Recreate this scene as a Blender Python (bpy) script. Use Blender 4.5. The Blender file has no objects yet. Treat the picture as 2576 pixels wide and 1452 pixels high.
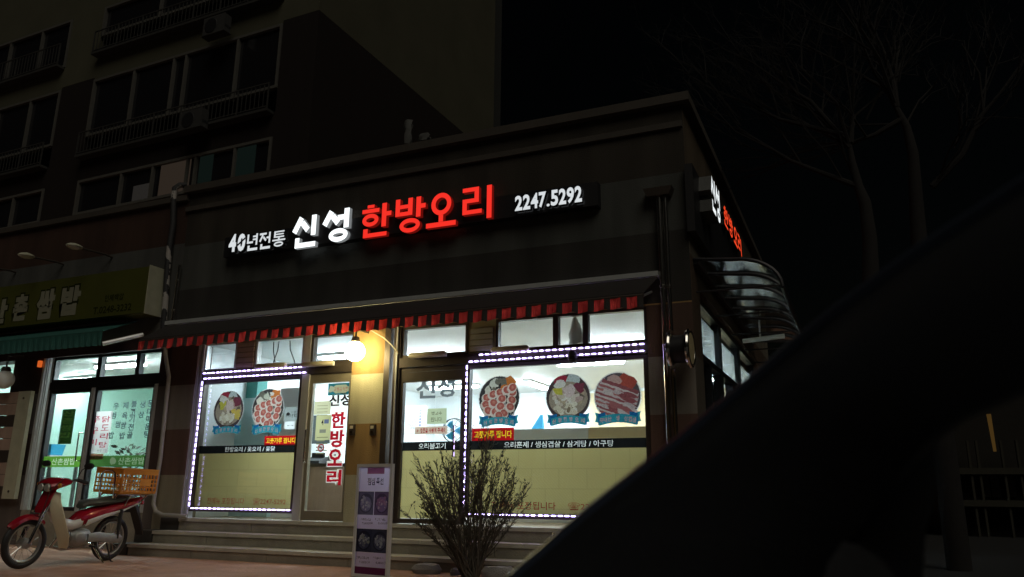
import bpy, bmesh, math, random
import numpy as np
from mathutils import Vector, Matrix
random.seed(7)
SC = bpy.context.scene
COL = SC.collection
R = math.radians

# ------------------------------------------------------------------ camera
YAW, PITCH, ROLL, FPX = R(-23.672), R(14.547), R(0.506), 1971.0      # FPX for a 2576 px wide picture
EYE = Vector((0.0, -9.2, 0.92))
_f = Vector((math.sin(YAW)*math.cos(PITCH), math.cos(YAW)*math.cos(PITCH), math.sin(PITCH)))
_r0 = Vector((math.cos(YAW), -math.sin(YAW), 0)); _u0 = _r0.cross(_f)
_r = _r0*math.cos(ROLL) + _u0*math.sin(ROLL); _u = -_r0*math.sin(ROLL) + _u0*math.cos(ROLL)
cam_d = bpy.data.cameras.new('camera'); cam = bpy.data.objects.new('camera', cam_d); COL.objects.link(cam)
cam.matrix_world = Matrix(((_r.x, _u.x, -_f.x, EYE.x), (_r.y, _u.y, -_f.y, EYE.y), (_r.z, _u.z, -_f.z, EYE.z), (0, 0, 0, 1)))
cam_d.sensor_width = 36; cam_d.lens = 36*FPX/2576; cam_d.clip_start = 0.05; cam_d.clip_end = 2000
cam_d.dof.use_dof = True; cam_d.dof.focus_distance = 10.5; cam_d.dof.aperture_fstop = 4.0
SC.camera = cam

# ------------------------------------------------------------------ night sky, faint street light, exposure
W = bpy.data.worlds.new('World'); SC.world = W; W.use_nodes = True
wn = W.node_tree; bg = wn.nodes['Background']
sky = wn.nodes.new('ShaderNodeTexSky'); sky.sky_type = 'NISHITA'; sky.sun_disc = False
sky.sun_elevation = R(3); sky.sun_rotation = R(200)
wn.links.new(sky.outputs[0], bg.inputs[0]); bg.inputs[1].default_value = 0.0005
sd = bpy.data.lights.new('street_glow', 'SUN'); sd.energy = 0.52; sd.angle = R(38); sd.color = (1.0, 0.93, 0.78)
so = bpy.data.objects.new('street_glow', sd); COL.objects.link(so)
so.rotation_euler = Vector((-0.42, 0.52, -0.74)).to_track_quat('-Z', 'Y').to_euler()
SC.view_settings.view_transform = 'Standard'; SC.view_settings.look = 'None'
SC.view_settings.exposure = 0; SC.view_settings.gamma = 1
SC.cycles.use_denoising = True
SC.cycles.max_bounces = 8; SC.cycles.transparent_max_bounces = 16
SC.cycles.sample_clamp_indirect = 6

# ------------------------------------------------------------------ from the photograph (2576 px wide) to places on real planes
def ray(px, py): return _r*(px-1288) - _u*(py-726) + _f*FPX
def FR(px, py, y=0.0):
    d = ray(px, py); return EYE + d*((y-EYE.y)/d.y)
def GR(px, py, z=0.0):
    d = ray(px, py); return EYE + d*((z-EYE.z)/d.z)
def SD(px, py, x):
    d = ray(px, py); return EYE + d*((x-EYE.x)/d.x)
def DP(px, py, dist):
    d = ray(px, py); return EYE + d.normalized()*dist
def rect(x0, y0, x1, y1, y=0.0):
    a, b = FR(x0, y0, y), FR(x1, y1, y); return a.x, b.x, b.z, a.z

# ------------------------------------------------------------------ materials
def lin(r, g, b):
    f = lambda c: (c/255/12.92) if c <= 10 else ((c/255+0.055)/1.055)**2.4
    return (f(r), f(g), f(b), 1)
def mat(name, col, rough=0.6, metal=0.0, var=0.25, scale=6.0, bump=0.15, spec=0.5, bscale=None, stretch=(1, 1, 1)):
    m = bpy.data.materials.new(name); m.use_nodes = True; nt = m.node_tree; p = nt.nodes['Principled BSDF']
    p.inputs['Roughness'].default_value = rough; p.inputs['Metallic'].default_value = metal
    p.inputs['Specular IOR Level'].default_value = spec
    tc = nt.nodes.new('ShaderNodeTexCoord'); mp = nt.nodes.new('ShaderNodeMapping'); mp.inputs['Scale'].default_value = stretch
    nt.links.new(tc.outputs['Object'], mp.inputs[0])
    nz = nt.nodes.new('ShaderNodeTexNoise'); nz.inputs['Scale'].default_value = scale; nz.inputs['Detail'].default_value = 6
    nt.links.new(mp.outputs[0], nz.inputs['Vector'])
    mx = nt.nodes.new('ShaderNodeMix'); mx.data_type = 'RGBA'
    mx.inputs['A'].default_value = tuple(c*(1-var) for c in col[:3]) + (1,)
    mx.inputs['B'].default_value = tuple(min(1, c*(1+var)) for c in col[:3]) + (1,)
    nt.links.new(nz.outputs['Fac'], mx.inputs['Factor']); nt.links.new(mx.outputs['Result'], p.inputs['Base Color'])
    if bump:
        n2 = nt.nodes.new('ShaderNodeTexNoise'); n2.inputs['Scale'].default_value = bscale or scale*8; n2.inputs['Detail'].default_value = 5
        nt.links.new(mp.outputs[0], n2.inputs['Vector'])
        bp = nt.nodes.new('ShaderNodeBump'); bp.inputs['Strength'].default_value = bump; bp.inputs['Distance'].default_value = 0.02
        nt.links.new(n2.outputs['Fac'], bp.inputs['Height']); nt.links.new(bp.outputs[0], p.inputs['Normal'])
    return m
def emit(name, col, s):
    m = bpy.data.materials.new(name); m.use_nodes = True; nt = m.node_tree; nt.nodes.remove(nt.nodes['Principled BSDF'])
    e = nt.nodes.new('ShaderNodeEmission'); e.inputs[0].default_value = tuple(col[:3])+(1,); e.inputs[1].default_value = s
    nt.links.new(e.outputs[0], nt.nodes['Material Output'].inputs[0]); return m
def glass(name, tint=(0.93, 0.96, 0.96), refl=1.0, rough=0.03):
    m = bpy.data.materials.new(name); m.use_nodes = True; nt = m.node_tree; nt.nodes.remove(nt.nodes['Principled BSDF'])
    t = nt.nodes.new('ShaderNodeBsdfTransparent'); t.inputs[0].default_value = tint+(1,)
    g = nt.nodes.new('ShaderNodeBsdfGlossy'); g.inputs['Roughness'].default_value = rough
    fr = nt.nodes.new('ShaderNodeFresnel'); fr.inputs[0].default_value = 1.4
    mu = nt.nodes.new('ShaderNodeMath'); mu.operation = 'MULTIPLY'; mu.inputs[1].default_value = refl
    mx = nt.nodes.new('ShaderNodeMixShader')
    nt.links.new(fr.outputs[0], mu.inputs[0]); nt.links.new(mu.outputs[0], mx.inputs[0])
    nt.links.new(t.outputs[0], mx.inputs[1]); nt.links.new(g.outputs[0], mx.inputs[2])
    nt.links.new(mx.outputs[0], nt.nodes['Material Output'].inputs[0]); return m
def banded(name, stops, bump=0.25):
    """Painted wall: horizontal paint courses at fixed heights, with weather stains."""
    m = mat(name, (0.3, 0.3, 0.3, 1), 0.85, 0, 0.2, 2.0, bump, 0.3, 60); nt = m.node_tree; p = nt.nodes['Principled BSDF']
    ge = nt.nodes.new('ShaderNodeNewGeometry'); sx = nt.nodes.new('ShaderNodeSeparateXYZ'); nt.links.new(ge.outputs['Position'], sx.inputs[0])
    dv = nt.nodes.new('ShaderNodeMath'); dv.operation = 'DIVIDE'; dv.inputs[1].default_value = 8.0
    nt.links.new(sx.outputs['Z'], dv.inputs[0])
    cr = nt.nodes.new('ShaderNodeValToRGB'); cr.color_ramp.interpolation = 'CONSTANT'
    el = cr.color_ramp.elements
    while len(el) < len(stops): el.new(0.5)
    for e, (z, c) in zip(el, stops): e.position = z/8.0; e.color = c
    nt.links.new(dv.outputs[0], cr.inputs[0])
    st = nt.nodes.new('ShaderNodeTexNoise'); st.inputs['Scale'].default_value = 1.6; st.inputs['Detail'].default_value = 9
    mp = nt.nodes.new('ShaderNodeMapping'); mp.inputs['Scale'].default_value = (1.6, 1.6, 0.28)
    nt.links.new(ge.outputs['Position'], mp.inputs[0]); nt.links.new(mp.outputs[0], st.inputs['Vector'])
    mr = nt.nodes.new('ShaderNodeMapRange'); mr.inputs[1].default_value = 0.3; mr.inputs[2].default_value = 0.75
    mr.inputs[3].default_value = 0.62; mr.inputs[4].default_value = 1.15
    nt.links.new(st.outputs['Fac'], mr.inputs[0])
    mul = nt.nodes.new('ShaderNodeMix'); mul.data_type = 'RGBA'; mul.blend_type = 'MULTIPLY'; mul.inputs['Factor'].default_value = 1
    nt.links.new(cr.outputs[0], mul.inputs['A']); nt.links.new(mr.outputs[0], mul.inputs['B'])
    nt.links.new(mul.outputs['Result'], p.inputs['Base Color'])
    return m
def printed(name, trans=0.35):
    """Flat print: colours carried by the printed shapes, a little translucent."""
    m = bpy.data.materials.new(name); m.use_nodes = True; nt = m.node_tree; nt.nodes.remove(nt.nodes['Principled BSDF'])
    at = nt.nodes.new('ShaderNodeAttribute'); at.attribute_name = 'ink'
    d = nt.nodes.new('ShaderNodeBsdfDiffuse'); t = nt.nodes.new('ShaderNodeBsdfTranslucent'); mx = nt.nodes.new('ShaderNodeMixShader')
    mx.inputs[0].default_value = trans
    for n in (d, t): nt.links.new(at.outputs['Color'], n.inputs['Color'])
    nt.links.new(d.outputs[0], mx.inputs[1]); nt.links.new(t.outputs[0], mx.inputs[2])
    nt.links.new(mx.outputs[0], nt.nodes['Material Output'].inputs[0]); return m

CREAM, ORANGE = (0.56, 0.53, 0.36, 1), (0.40, 0.255, 0.10, 1)
M = {}
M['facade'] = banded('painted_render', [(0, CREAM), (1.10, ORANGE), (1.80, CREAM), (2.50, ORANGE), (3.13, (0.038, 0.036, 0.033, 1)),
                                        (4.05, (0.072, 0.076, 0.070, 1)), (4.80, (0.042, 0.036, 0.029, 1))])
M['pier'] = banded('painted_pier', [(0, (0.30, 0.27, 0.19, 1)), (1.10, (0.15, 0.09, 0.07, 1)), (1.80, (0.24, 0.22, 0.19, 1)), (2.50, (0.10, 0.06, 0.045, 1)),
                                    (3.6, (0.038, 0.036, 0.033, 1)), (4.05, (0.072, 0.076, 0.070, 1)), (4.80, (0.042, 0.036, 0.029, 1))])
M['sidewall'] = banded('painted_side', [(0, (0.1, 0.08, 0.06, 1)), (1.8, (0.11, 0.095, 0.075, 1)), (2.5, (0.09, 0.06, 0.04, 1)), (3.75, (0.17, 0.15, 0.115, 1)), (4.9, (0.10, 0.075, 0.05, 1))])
M['nbwall'] = banded('painted_neighbour', [(0, (0.13, 0.11, 0.10, 1)), (1.1, (0.07, 0.045, 0.04, 1)), (1.8, (0.12, 0.11, 0.11, 1)), (2.5, (0.05, 0.03, 0.03, 1)),
                                           (3.3, (0.085, 0.085, 0.08, 1)), (4.85, (0.055, 0.03, 0.022, 1))])
M['cap'] = mat('roof_cap', (0.05, 0.042, 0.034, 1), 0.8)
M['stone'] = mat('step_stone', (0.27, 0.25, 0.20, 1), 0.75, 0, 0.35, 5, 0.35)
M['nosing'] = mat('step_nosing', (0.48, 0.46, 0.38, 1), 0.6, 0, 0.25, 7, 0.2)
M['pave'] = mat('pavement_red', (0.44, 0.25, 0.17, 1), 0.75, 0, 0.4, 3, 0.3)
M['asphalt'] = mat('asphalt', (0.05, 0.05, 0.05, 1), 0.85, 0, 0.3, 20, 0.5)
M['kerb'] = mat('kerb_granite', (0.3, 0.29, 0.27, 1), 0.7)
M['alu'] = mat('aluminium', (0.60, 0.62, 0.62, 1), 0.30, 0.35, 0.1, 8, 0.05)
M['bronze'] = mat('bronze_frame', (0.085, 0.07, 0.06, 1), 0.45, 0.5, 0.2, 8, 0.05)
M['dark_alu'] = mat('dark_frame', (0.028, 0.028, 0.032, 1), 0.4, 0.5, 0.2, 8, 0.05)
M['steel'] = mat('stainless_pipe', (0.72, 0.7, 0.66, 1), 0.16, 1.0, 0.05, 8, 0.02)
M['glass'] = glass('shop_glass', refl=0.6)
M['canopy_glass'] = glass('canopy_sheet', (0.42, 0.52, 0.50), .55, 0.14)
M['black'] = mat('black_panel', (0.012, 0.012, 0.014, 1), 0.5, 0, 0.2, 5, 0.05)
M['rubber'] = mat('black_rubber', (0.015, 0.015, 0.015, 1), 0.55)
M['white'] = mat('white_paint', (0.75, 0.75, 0.73, 1), 0.45, 0, 0.08, 5, 0.05)
M['ivory'] = mat('ivory_plastic', (0.68, 0.62, 0.45, 1), 0.4, 0, 0.1, 5, 0.05)
M['roomwall'] = mat('room_wall', (0.82, 0.86, 0.88, 1), 0.22, 0, 0.04, 3, 0.02)
M['roomyellow'] = mat('room_yellow_wall', (0.80, 0.66, 0.40, 1), 0.4, 0, 0.05, 3, 0.02)
M['ceiling'] = mat('ceiling_board', (0.82, 0.85, 0.88, 1), 0.5, 0, 0.04, 3, 0.03)
M['roomfloor'] = mat('room_floor', (0.42, 0.34, 0.24, 1), 0.4)
M['aqua'] = mat('aqua_wall', (0.52, 0.82, 0.73, 1), 0.45, 0, 0.05, 3, 0.02)
M['wood'] = mat('counter_wood', (0.36, 0.26, 0.21, 1), 0.45, 0, 0.3, 9, 0.1, 0.4, 30, (1, 1, 0.12))
M['teal'] = mat('teal_card', (0.03, 0.22, 0.19, 1), 0.5)
M['palefridge'] = mat('pale_fridge', (0.42, 0.60, 0.60, 1), 0.3, 0, 0.05, 4, 0.02)
M['blue'] = mat('blue_plastic', (0.03, 0.35, 0.62, 1), 0.4)
M['red_cloth'] = mat('awning_red', (0.42, 0.035, 0.02, 1), 0.8, 0, 0.25, 9, 0.3)
M['dark_cloth'] = mat('awning_dark', (0.025, 0.02, 0.018, 1), 0.85, 0, 0.2, 6, 0.2)
M['canvas'] = mat('awning_canvas', (0.018, 0.014, 0.013, 1), 0.85, 0, 0.3, 4, 0.2)
M['green_cloth'] = mat('green_awning', (0.02, 0.10, 0.085, 1), 0.8, 0, 0.3, 6, 0.2)
M['signgreen'] = mat('sign_green', (0.066, 0.072, 0.012, 1), 0.5, 0, 0.2, 2, 0.03)
M['signcream'] = mat('sign_cream', (0.42, 0.42, 0.31, 1), 0.5)
M['ink'] = mat('sign_ink', (0.03, 0.035, 0.015, 1), 0.6)
M['print'] = printed('window_print', 0.72); M['paper'] = printed('paper_print', 0.15)
M['cable'] = mat('cable_grey', (0.30, 0.29, 0.25, 1), 0.55)
M['tube_dark'] = mat('wire_black', (0.02, 0.02, 0.02, 1), 0.5)
M['apt_cream'] = mat('apartment_cream', (0.076, 0.074, 0.050, 1), 0.9, 0, 0.2, 0.7, 0.3, 0.2, 12)
M['apt_brown'] = mat('apartment_brown', (0.016, 0.012, 0.011, 1), 0.9, 0, 0.2, 0.7, 0.4, 0.2, 18, (4, 4, 0.2))
M['apt_frame'] = mat('apartment_frame', (0.09, 0.087, 0.078, 1), 0.6)
M['apt_glass'] = mat('apartment_glass', (0.012, 0.012, 0.014, 1), 0.15, 0, 0.1, 2, 0.0)
M['apt_rail'] = mat('apartment_rail', (0.055, 0.055, 0.053, 1), 0.5, 0.3)
M['ac'] = mat('ac_casing', (0.045, 0.045, 0.045, 1), 0.5)
M['bark'] = mat('bark', (0.0085, 0.007, 0.0065, 1), 0.9, 0, 0.4, 12, 0.6)
M['twig'] = mat('shrub_twig', (0.09, 0.078, 0.062, 1), .9, 0, .4, 12, 0)
M['shrub'] = mat('shrub_needles', (0.065, 0.065, 0.045, 1), 0.7, 0, 0.5, 9, 0.0)
M['car'] = mat('car_trim', (0.010, 0.011, 0.014, 1), 0.6, 0, 0.15, 30, 0.1)
M['seal'] = mat('seal_highlight', (0.028, 0.036, 0.055, 1), 0.35, 0, 0.1, 12, 0.05)  # bluish tone puts the highlight along the pillar edge into the seal's colour
M['tubelight'] = emit('lit_tube', (0.77, 0.91, 1.0), 126.0)
M['tubelight2'] = emit('lit_tube_neighbour', (0.86, 1.0, 0.98), 210.0)
M['led'] = emit('led_diode', (0.56, 0.44, 1.0), 11.0)
M['globe'] = emit('lit_globe', (1.0, 0.83, 0.40), 42.0)
M['sign_white'] = emit('lit_letter_white', (0.92, 0.98, 1.0), 1.5)
M['rim_glow_white'] = emit('halo_rim_white', (.92, .98, 1.0), .20); M['rim_glow_red'] = emit('halo_rim_red', (1.0, .03, .02), .13)  # letter sides made to glow, standing in for the halo around the sign
M['side_white'] = emit('lit_side_white', (.92, .98, 1.0), 1.0)
M['sign_grey'] = emit('lit_letter_dim', (0.92, 0.97, 1.0), 0.75)
M['sign_red'] = emit('lit_letter_red', (1.0, 0.035, 0.022), 0.95)
M['side_red'] = emit('lit_side_red', (1.0, 0.07, 0.02), 1.0)
M['letter_rim'] = mat('letter_rim', (0.03, 0.03, 0.03, 1), 0.4)
M['letter_rim_pale'] = mat('letter_rim_pale', (0.08, 0.083, 0.08, 1), 0.5)
M['chrome'] = mat('chrome', (0.7, 0.7, 0.7, 1), 0.12, 1.0, 0.05, 8, 0.0)
M['red_paint'] = mat('moped_red', (0.33, 0.008, 0.022, 1), 0.18, 0.1, 0.08, 5, 0.0, 0.7)
M['cream_plastic'] = mat('moped_cream', (0.66, 0.60, 0.42, 1), 0.4, 0, 0.08, 6, 0.03)
M['white_gloss'] = mat('moped_white', (0.62, 0.60, 0.57, 1), 0.3, 0, 0.08, 6, 0.0)
M['engine'] = mat('engine_alloy', (0.36, 0.37, 0.36, 1), 0.45, 0.6, 0.25, 12, 0.1)
M['seatvinyl'] = mat('seat_vinyl', (0.06, 0.07, 0.06, 1), 0.5, 0, 0.3, 10, 0.15)
M['lens'] = mat('lamp_lens', (0.72, 0.72, 0.66, 1), 0.08, 0.6, 0.3, 30, 0.2)
M['crate'] = mat('crate_orange', (0.72, 0.25, 0.02, 1), 0.4, 0, 0.12, 7, 0.03)
M['rock'] = mat('pale_stone', (0.27, 0.27, 0.26, 1), 0.8, 0, 0.3, 9, 0.5)
def translucent(name, col, t, var=.2, scale=9):
    m = mat(name, col, .7, 0, var, scale, .15); nt = m.node_tree; p = nt.nodes['Principled BSDF']; tr = nt.nodes.new('ShaderNodeBsdfTranslucent')
    mx = nt.nodes.new('ShaderNodeMixShader'); mx.inputs[0].default_value = t
    src = [l.from_socket for l in nt.links if l.to_socket == p.inputs['Base Color']][0]; nt.links.new(src, tr.inputs[0])
    nt.links.new(p.outputs[0], mx.inputs[1]); nt.links.new(tr.outputs[0], mx.inputs[2]); nt.links.new(mx.outputs[0], nt.nodes['Material Output'].inputs[0]); return m
M['red_cloth'] = translucent('awning_red', (0.40, 0.030, 0.024, 1), .45, .3)
M['crate'] = translucent('crate_orange', (0.70, 0.27, 0.025, 1), .35, .12)
M['frost'] = translucent('frosted_glass', (0.88, 0.95, 0.96, 1), .85, .03, 2)
M['banner'] = printed('banner_print', 0.7)
M['scrap'] = mat('grey_scrap', (0.10, 0.10, 0.095, 1), .8)
M['film'] = None
def make_film():
    m = bpy.data.materials.new('frosted_film'); m.use_nodes = True; nt = m.node_tree; nt.nodes.remove(nt.nodes['Principled BSDF'])
    ge = nt.nodes.new('ShaderNodeNewGeometry'); sx = nt.nodes.new('ShaderNodeSeparateXYZ'); cb = nt.nodes.new('ShaderNodeCombineXYZ')
    nt.links.new(ge.outputs['Position'], sx.inputs[0]); nt.links.new(sx.outputs['X'], cb.inputs[0]); nt.links.new(sx.outputs['Z'], cb.inputs[1])
    br = nt.nodes.new('ShaderNodeTexBrick'); br.inputs['Scale'].default_value = 1.0
    br.inputs['Color1'].default_value = (0.56, 0.47, 0.20, 1); br.inputs['Color2'].default_value = (0.55, 0.46, 0.195, 1)
    br.inputs['Mortar'].default_value = (0.50, 0.42, 0.18, 1); br.inputs['Mortar Size'].default_value = 0.006
    br.inputs['Brick Width'].default_value = 0.36; br.inputs['Row Height'].default_value = 0.24
    nt.links.new(cb.outputs[0], br.inputs['Vector'])
    wv = nt.nodes.new('ShaderNodeTexWave'); wv.inputs['Scale'].default_value = 16; wv.inputs['Distortion'].default_value = 3; wv.bands_direction = 'DIAGONAL'
    nt.links.new(cb.outputs[0], wv.inputs['Vector'])
    mr = nt.nodes.new('ShaderNodeMapRange'); mr.inputs[3].default_value = 0.965; mr.inputs[4].default_value = 1.02; nt.links.new(wv.outputs['Fac'], mr.inputs[0])
    mul = nt.nodes.new('ShaderNodeMix'); mul.data_type = 'RGBA'; mul.blend_type = 'MULTIPLY'; mul.inputs['Factor'].default_value = 1
    nt.links.new(br.outputs['Color'], mul.inputs['A']); nt.links.new(mr.outputs[0], mul.inputs['B'])
    d = nt.nodes.new('ShaderNodeBsdfDiffuse'); t = nt.nodes.new('ShaderNodeBsdfTranslucent'); mx = nt.nodes.new('ShaderNodeMixShader'); mx.inputs[0].default_value = 0.42
    for n in (d, t): nt.links.new(mul.outputs['Result'], n.inputs['Color'])
    nt.links.new(d.outputs[0], mx.inputs[1]); nt.links.new(t.outputs[0], mx.inputs[2])
    nt.links.new(mx.outputs[0], nt.nodes['Material Output'].inputs[0]); return m
M['film'] = make_film()

# ------------------------------------------------------------------ mesh helpers
class MB:
    def __init__(s): s.v = []; s.f = []; s.m = []; s.k = 0
    def box(s, x0, x1, y0, y1, z0, z1, ch=0.0):
        x0, x1 = min(x0, x1), max(x0, x1); y0, y1 = min(y0, y1), max(y0, y1); z0, z1 = min(z0, z1), max(z0, z1)
        b = len(s.v)
        s.v += [(x, y, z) for z in (z0, z1) for y in (y0, y1) for x in (x0, x1)]
        s._f([(0, 2, 3, 1), (4, 5, 7, 6), (0, 1, 5, 4), (2, 6, 7, 3), (0, 4, 6, 2), (1, 3, 7, 5)], b); return s
    def _f(s, fs, b): s.f += [tuple(i+b for i in f) for f in fs]; s.m += [s.k]*len(fs)
    def poly(s, pts): b = len(s.v); s.v += [tuple(p) for p in pts]; s._f([tuple(range(len(pts)))], b); return s
    def loft(s, rings, cap=True, closed=True):
        b = len(s.v); n = len(rings[0])
        for r in rings: s.v += [tuple(p) for p in r]
        fs = []
        for i in range(len(rings)-1):
            for j in range(n if closed else n-1):
                a, c = i*n+j, i*n+(j+1) % n; fs.append((a, c, c+n, a+n))
        if cap: fs += [tuple(range(n))[::-1], tuple((len(rings)-1)*n+j for j in range(n))]
        s._f(fs, b); return s
    def tube(s, pts, r, n=8, cap=True):
        pts = [Vector(p) for p in pts]; rs = r if isinstance(r, (list, tuple)) else [r]*len(pts)
        t0 = (pts[1]-pts[0]).normalized(); up = Vector((0, 0, 1)) if abs(t0.z) < 0.9 else Vector((1, 0, 0))
        e1 = t0.cross(up).normalized(); rings = []
        for i, p in enumerate(pts):
            t = ((pts[min(i+1, len(pts)-1)]-pts[max(i-1, 0)])).normalized()
            e1 = (e1-t*e1.dot(t)); e1 = e1.normalized() if e1.length > 1e-6 else t.orthogonal().normalized(); e2 = t.cross(e1)
            rings.append([p+(e1*math.cos(2*math.pi*k/n)+e2*math.sin(2*math.pi*k/n))*rs[i] for k in range(n)])
        return s.loft(rings, cap)
    def lathe(s, prof, c=(0, 0, 0), axis='z', n=20):
        c = Vector(c); rings = []
        for r, h in prof:
            ring = []
            for k in range(n):
                a = 2*math.pi*k/n; x, y = r*math.cos(a), r*math.sin(a)
                ring.append(c+{'z': Vector((x, y, h)), 'x': Vector((h, x, y)), 'y': Vector((y, h, x))}[axis])
            rings.append(ring)
        return s.loft(rings)
    def torus(s, c, R0, r, axis='y', n=28, k=8, a0=0, a1=2*math.pi, squash=1.0):
        c = Vector(c); full = abs(a1-a0-2*math.pi) < 1e-6; rings = []
        for i in range(n+(1)):
            a = a0+(a1-a0)*i/n; rd = {'y': Vector((math.cos(a), 0, math.sin(a))), 'x': Vector((0, math.cos(a), math.sin(a))), 'z': Vector((math.cos(a), math.sin(a), 0))}[axis]
            ax = {'y': Vector((0, 1, 0)), 'x': Vector((1, 0, 0)), 'z': Vector((0, 0, 1))}[axis]
            rings.append([c+rd*(R0+r*math.cos(2*math.pi*j/k))+ax*r*squash*math.sin(2*math.pi*j/k) for j in range(k)])
        return s.loft(rings, not full)
    def build(s, name, m, parent=None, loc=None, smooth=False, kind=None):
        me = bpy.data.meshes.new(name); me.from_pydata([tuple(v) for v in s.v], [], s.f)
        ms = m if isinstance(m, (list, tuple)) else [m]
        for x in ms: me.materials.append(x)
        if len(ms) > 1: me.polygons.foreach_set('material_index', s.m)
        bm = bmesh.new(); bm.from_mesh(me); bmesh.ops.recalc_face_normals(bm, faces=bm.faces); bm.to_mesh(me); bm.free()
        if smooth: me.polygons.foreach_set('use_smooth', [True]*len(me.polygons)); me.set_sharp_from_angle(angle=R(38))
        me.update(); return link(name, me, parent, loc, kind)
def link(name, data, parent=None, loc=None, kind=None):
    o = bpy.data.objects.new(name, data); COL.objects.link(o)
    if parent: o.parent = parent
    if loc is not None: o.location = loc
    if kind: o['kind'] = kind
    return o
def tag(o, label, cat, group=None):
    o['label'] = label; o['category'] = cat
    if group: o['group'] = group
    return o
def thing(name, label, cat, loc=(0, 0, 0), group=None, rz=0.0):
    o = link(name, None, None, loc); o.rotation_euler.z = rz; return tag(o, label, cat, group)
def at0(parent, o):                       # a part given in world metres under a thing standing elsewhere
    o.parent = parent; bpy.context.view_layer.update(); o.matrix_parent_inverse = parent.matrix_world.inverted(); return o

# ------------------------------------------------------------------ lettering
_fc = {}
def glyphs(body, bold=0.0, depth=0.0):
    k = (body, bold, depth)
    if k in _fc: return _fc[k]
    cu = bpy.data.curves.new('lettering', 'FONT'); cu.body = body; cu.offset = bold; cu.extrude = depth; cu.resolution_u = 2 if not depth else 3
    o = bpy.data.objects.new('lettering', cu); COL.objects.link(o); bpy.context.view_layer.update()
    me = o.evaluated_get(bpy.context.evaluated_depsgraph_get()).to_mesh()
    vs = [v.co.copy() for v in me.vertices]; fs = [tuple(p.vertices) for p in me.polygons]; ns = [p.normal.z for p in me.polygons]
    bpy.data.objects.remove(o); bpy.data.curves.remove(cu)
    x0, x1 = min(v.x for v in vs), max(v.x for v in vs); y0, y1 = min(v.y for v in vs), max(v.y for v in vs)
    vs = [((v.x-x0)/max(1e-6, x1-x0), (v.y-y0)/max(1e-6, y1-y0), v.z) for v in vs]
    _fc[k] = (vs, fs, ns, (x1-x0)/max(1e-6, y1-y0)); return _fc[k]

def _bar(x0, x1, z0, z1): return [(x0, z0), (x1, z0), (x1, z1), (x0, z1)]
def _sl(xa, za, xb, zb, w):
    l = math.hypot(xb-xa, zb-za); nx, nz = -(zb-za)/l*w/2, (xb-xa)/l*w/2
    return [(xa-nx, za-nz), (xb-nx, zb-nz), (xb+nx, zb+nz), (xa+nx, za+nz)]
def _ring(cx, cz, rx, rz, t, n=24):
    o = []
    for k in range(n):
        a, b = 2*math.pi*k/n, 2*math.pi*(k+1)/n
        o.append([(cx+rx*math.cos(a), cz+rz*math.sin(a)), (cx+rx*math.cos(b), cz+rz*math.sin(b)), (cx+(rx-t)*math.cos(b), cz+(rz-t*.95)*math.sin(b)), (cx+(rx-t)*math.cos(a), cz+(rz-t*.95)*math.sin(a))])
    return o
_nf = [[_bar(.12, .295, .0, .32)], [_bar(.295, .96, .0, .155)]]
STROKES = {
    '신': [[_sl(.33, .96, .06, .50, .20)], [_sl(.37, .80, .62, .54, .19)], [_bar(.755, .945, .36, 1)]]+_nf,
    '성': [[_sl(.30, .96, .05, .55, .20)], [_sl(.34, .82, .57, .57, .19)], [_bar(.79, .98, .40, 1)], [_bar(.54, .79, .66, .82)], _ring(.60, .20, .36, .205, .155)],
    '한': [[_bar(.19, .42, .905, 1)], [_bar(.02, .59, .755, .875)], _ring(.305, .53, .27, .195, .13), [_bar(.68, .83, .28, 1)], [_bar(.83, .99, .60, .735)], [_bar(.08, .23, 0, .27)], [_bar(.23, .86, 0, .125)]],
    '방': [[_bar(.02, .165, .50, 1)], [_bar(.43, .575, .50, 1)], [_bar(.165, .43, .71, .82)], [_bar(.165, .43, .50, .615)], [_bar(.69, .84, .42, 1)], [_bar(.84, .99, .66, .79)], _ring(.50, .205, .33, .205, .13)],
    '오': [_ring(.5, .67, .34, .33, .145), [_bar(.425, .575, .145, .345)], [_bar(0, 1, 0, .14)]],
    '리': [[_bar(.02, .56, .875, 1)], [_bar(.415, .56, .66, .875)], [_bar(.02, .56, .535, .66)], [_bar(.02, .165, .315, .535)], [_bar(.02, .66, .19, .315)], [_bar(.82, .98, 0, 1)]],
    '년': [[_bar(.05, .19, .44, 1)], [_bar(.19, .56, .44, .56)], [_bar(.79, .93, .31, 1)], [_bar(.52, .79, .79, .89)], [_bar(.52, .79, .61, .71)]]+_nf,
    '전': [[_bar(.02, .60, .86, .98)], [_sl(.29, .86, .06, .47, .14)], [_sl(.33, .74, .58, .50, .13)], [_bar(.80, .94, .33, 1)], [_bar(.60, .80, .62, .735)]]+_nf,
    '통': [[_bar(.12, .25, .58, 1)], [_bar(.25, .90, .91, 1)], [_bar(.25, .86, .75, .83)], [_bar(.25, .90, .58, .67)], [_bar(.43, .57, .48, .575)], [_bar(0, 1, .375, .475)], _ring(.5, .165, .36, .165, .11)]}
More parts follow.
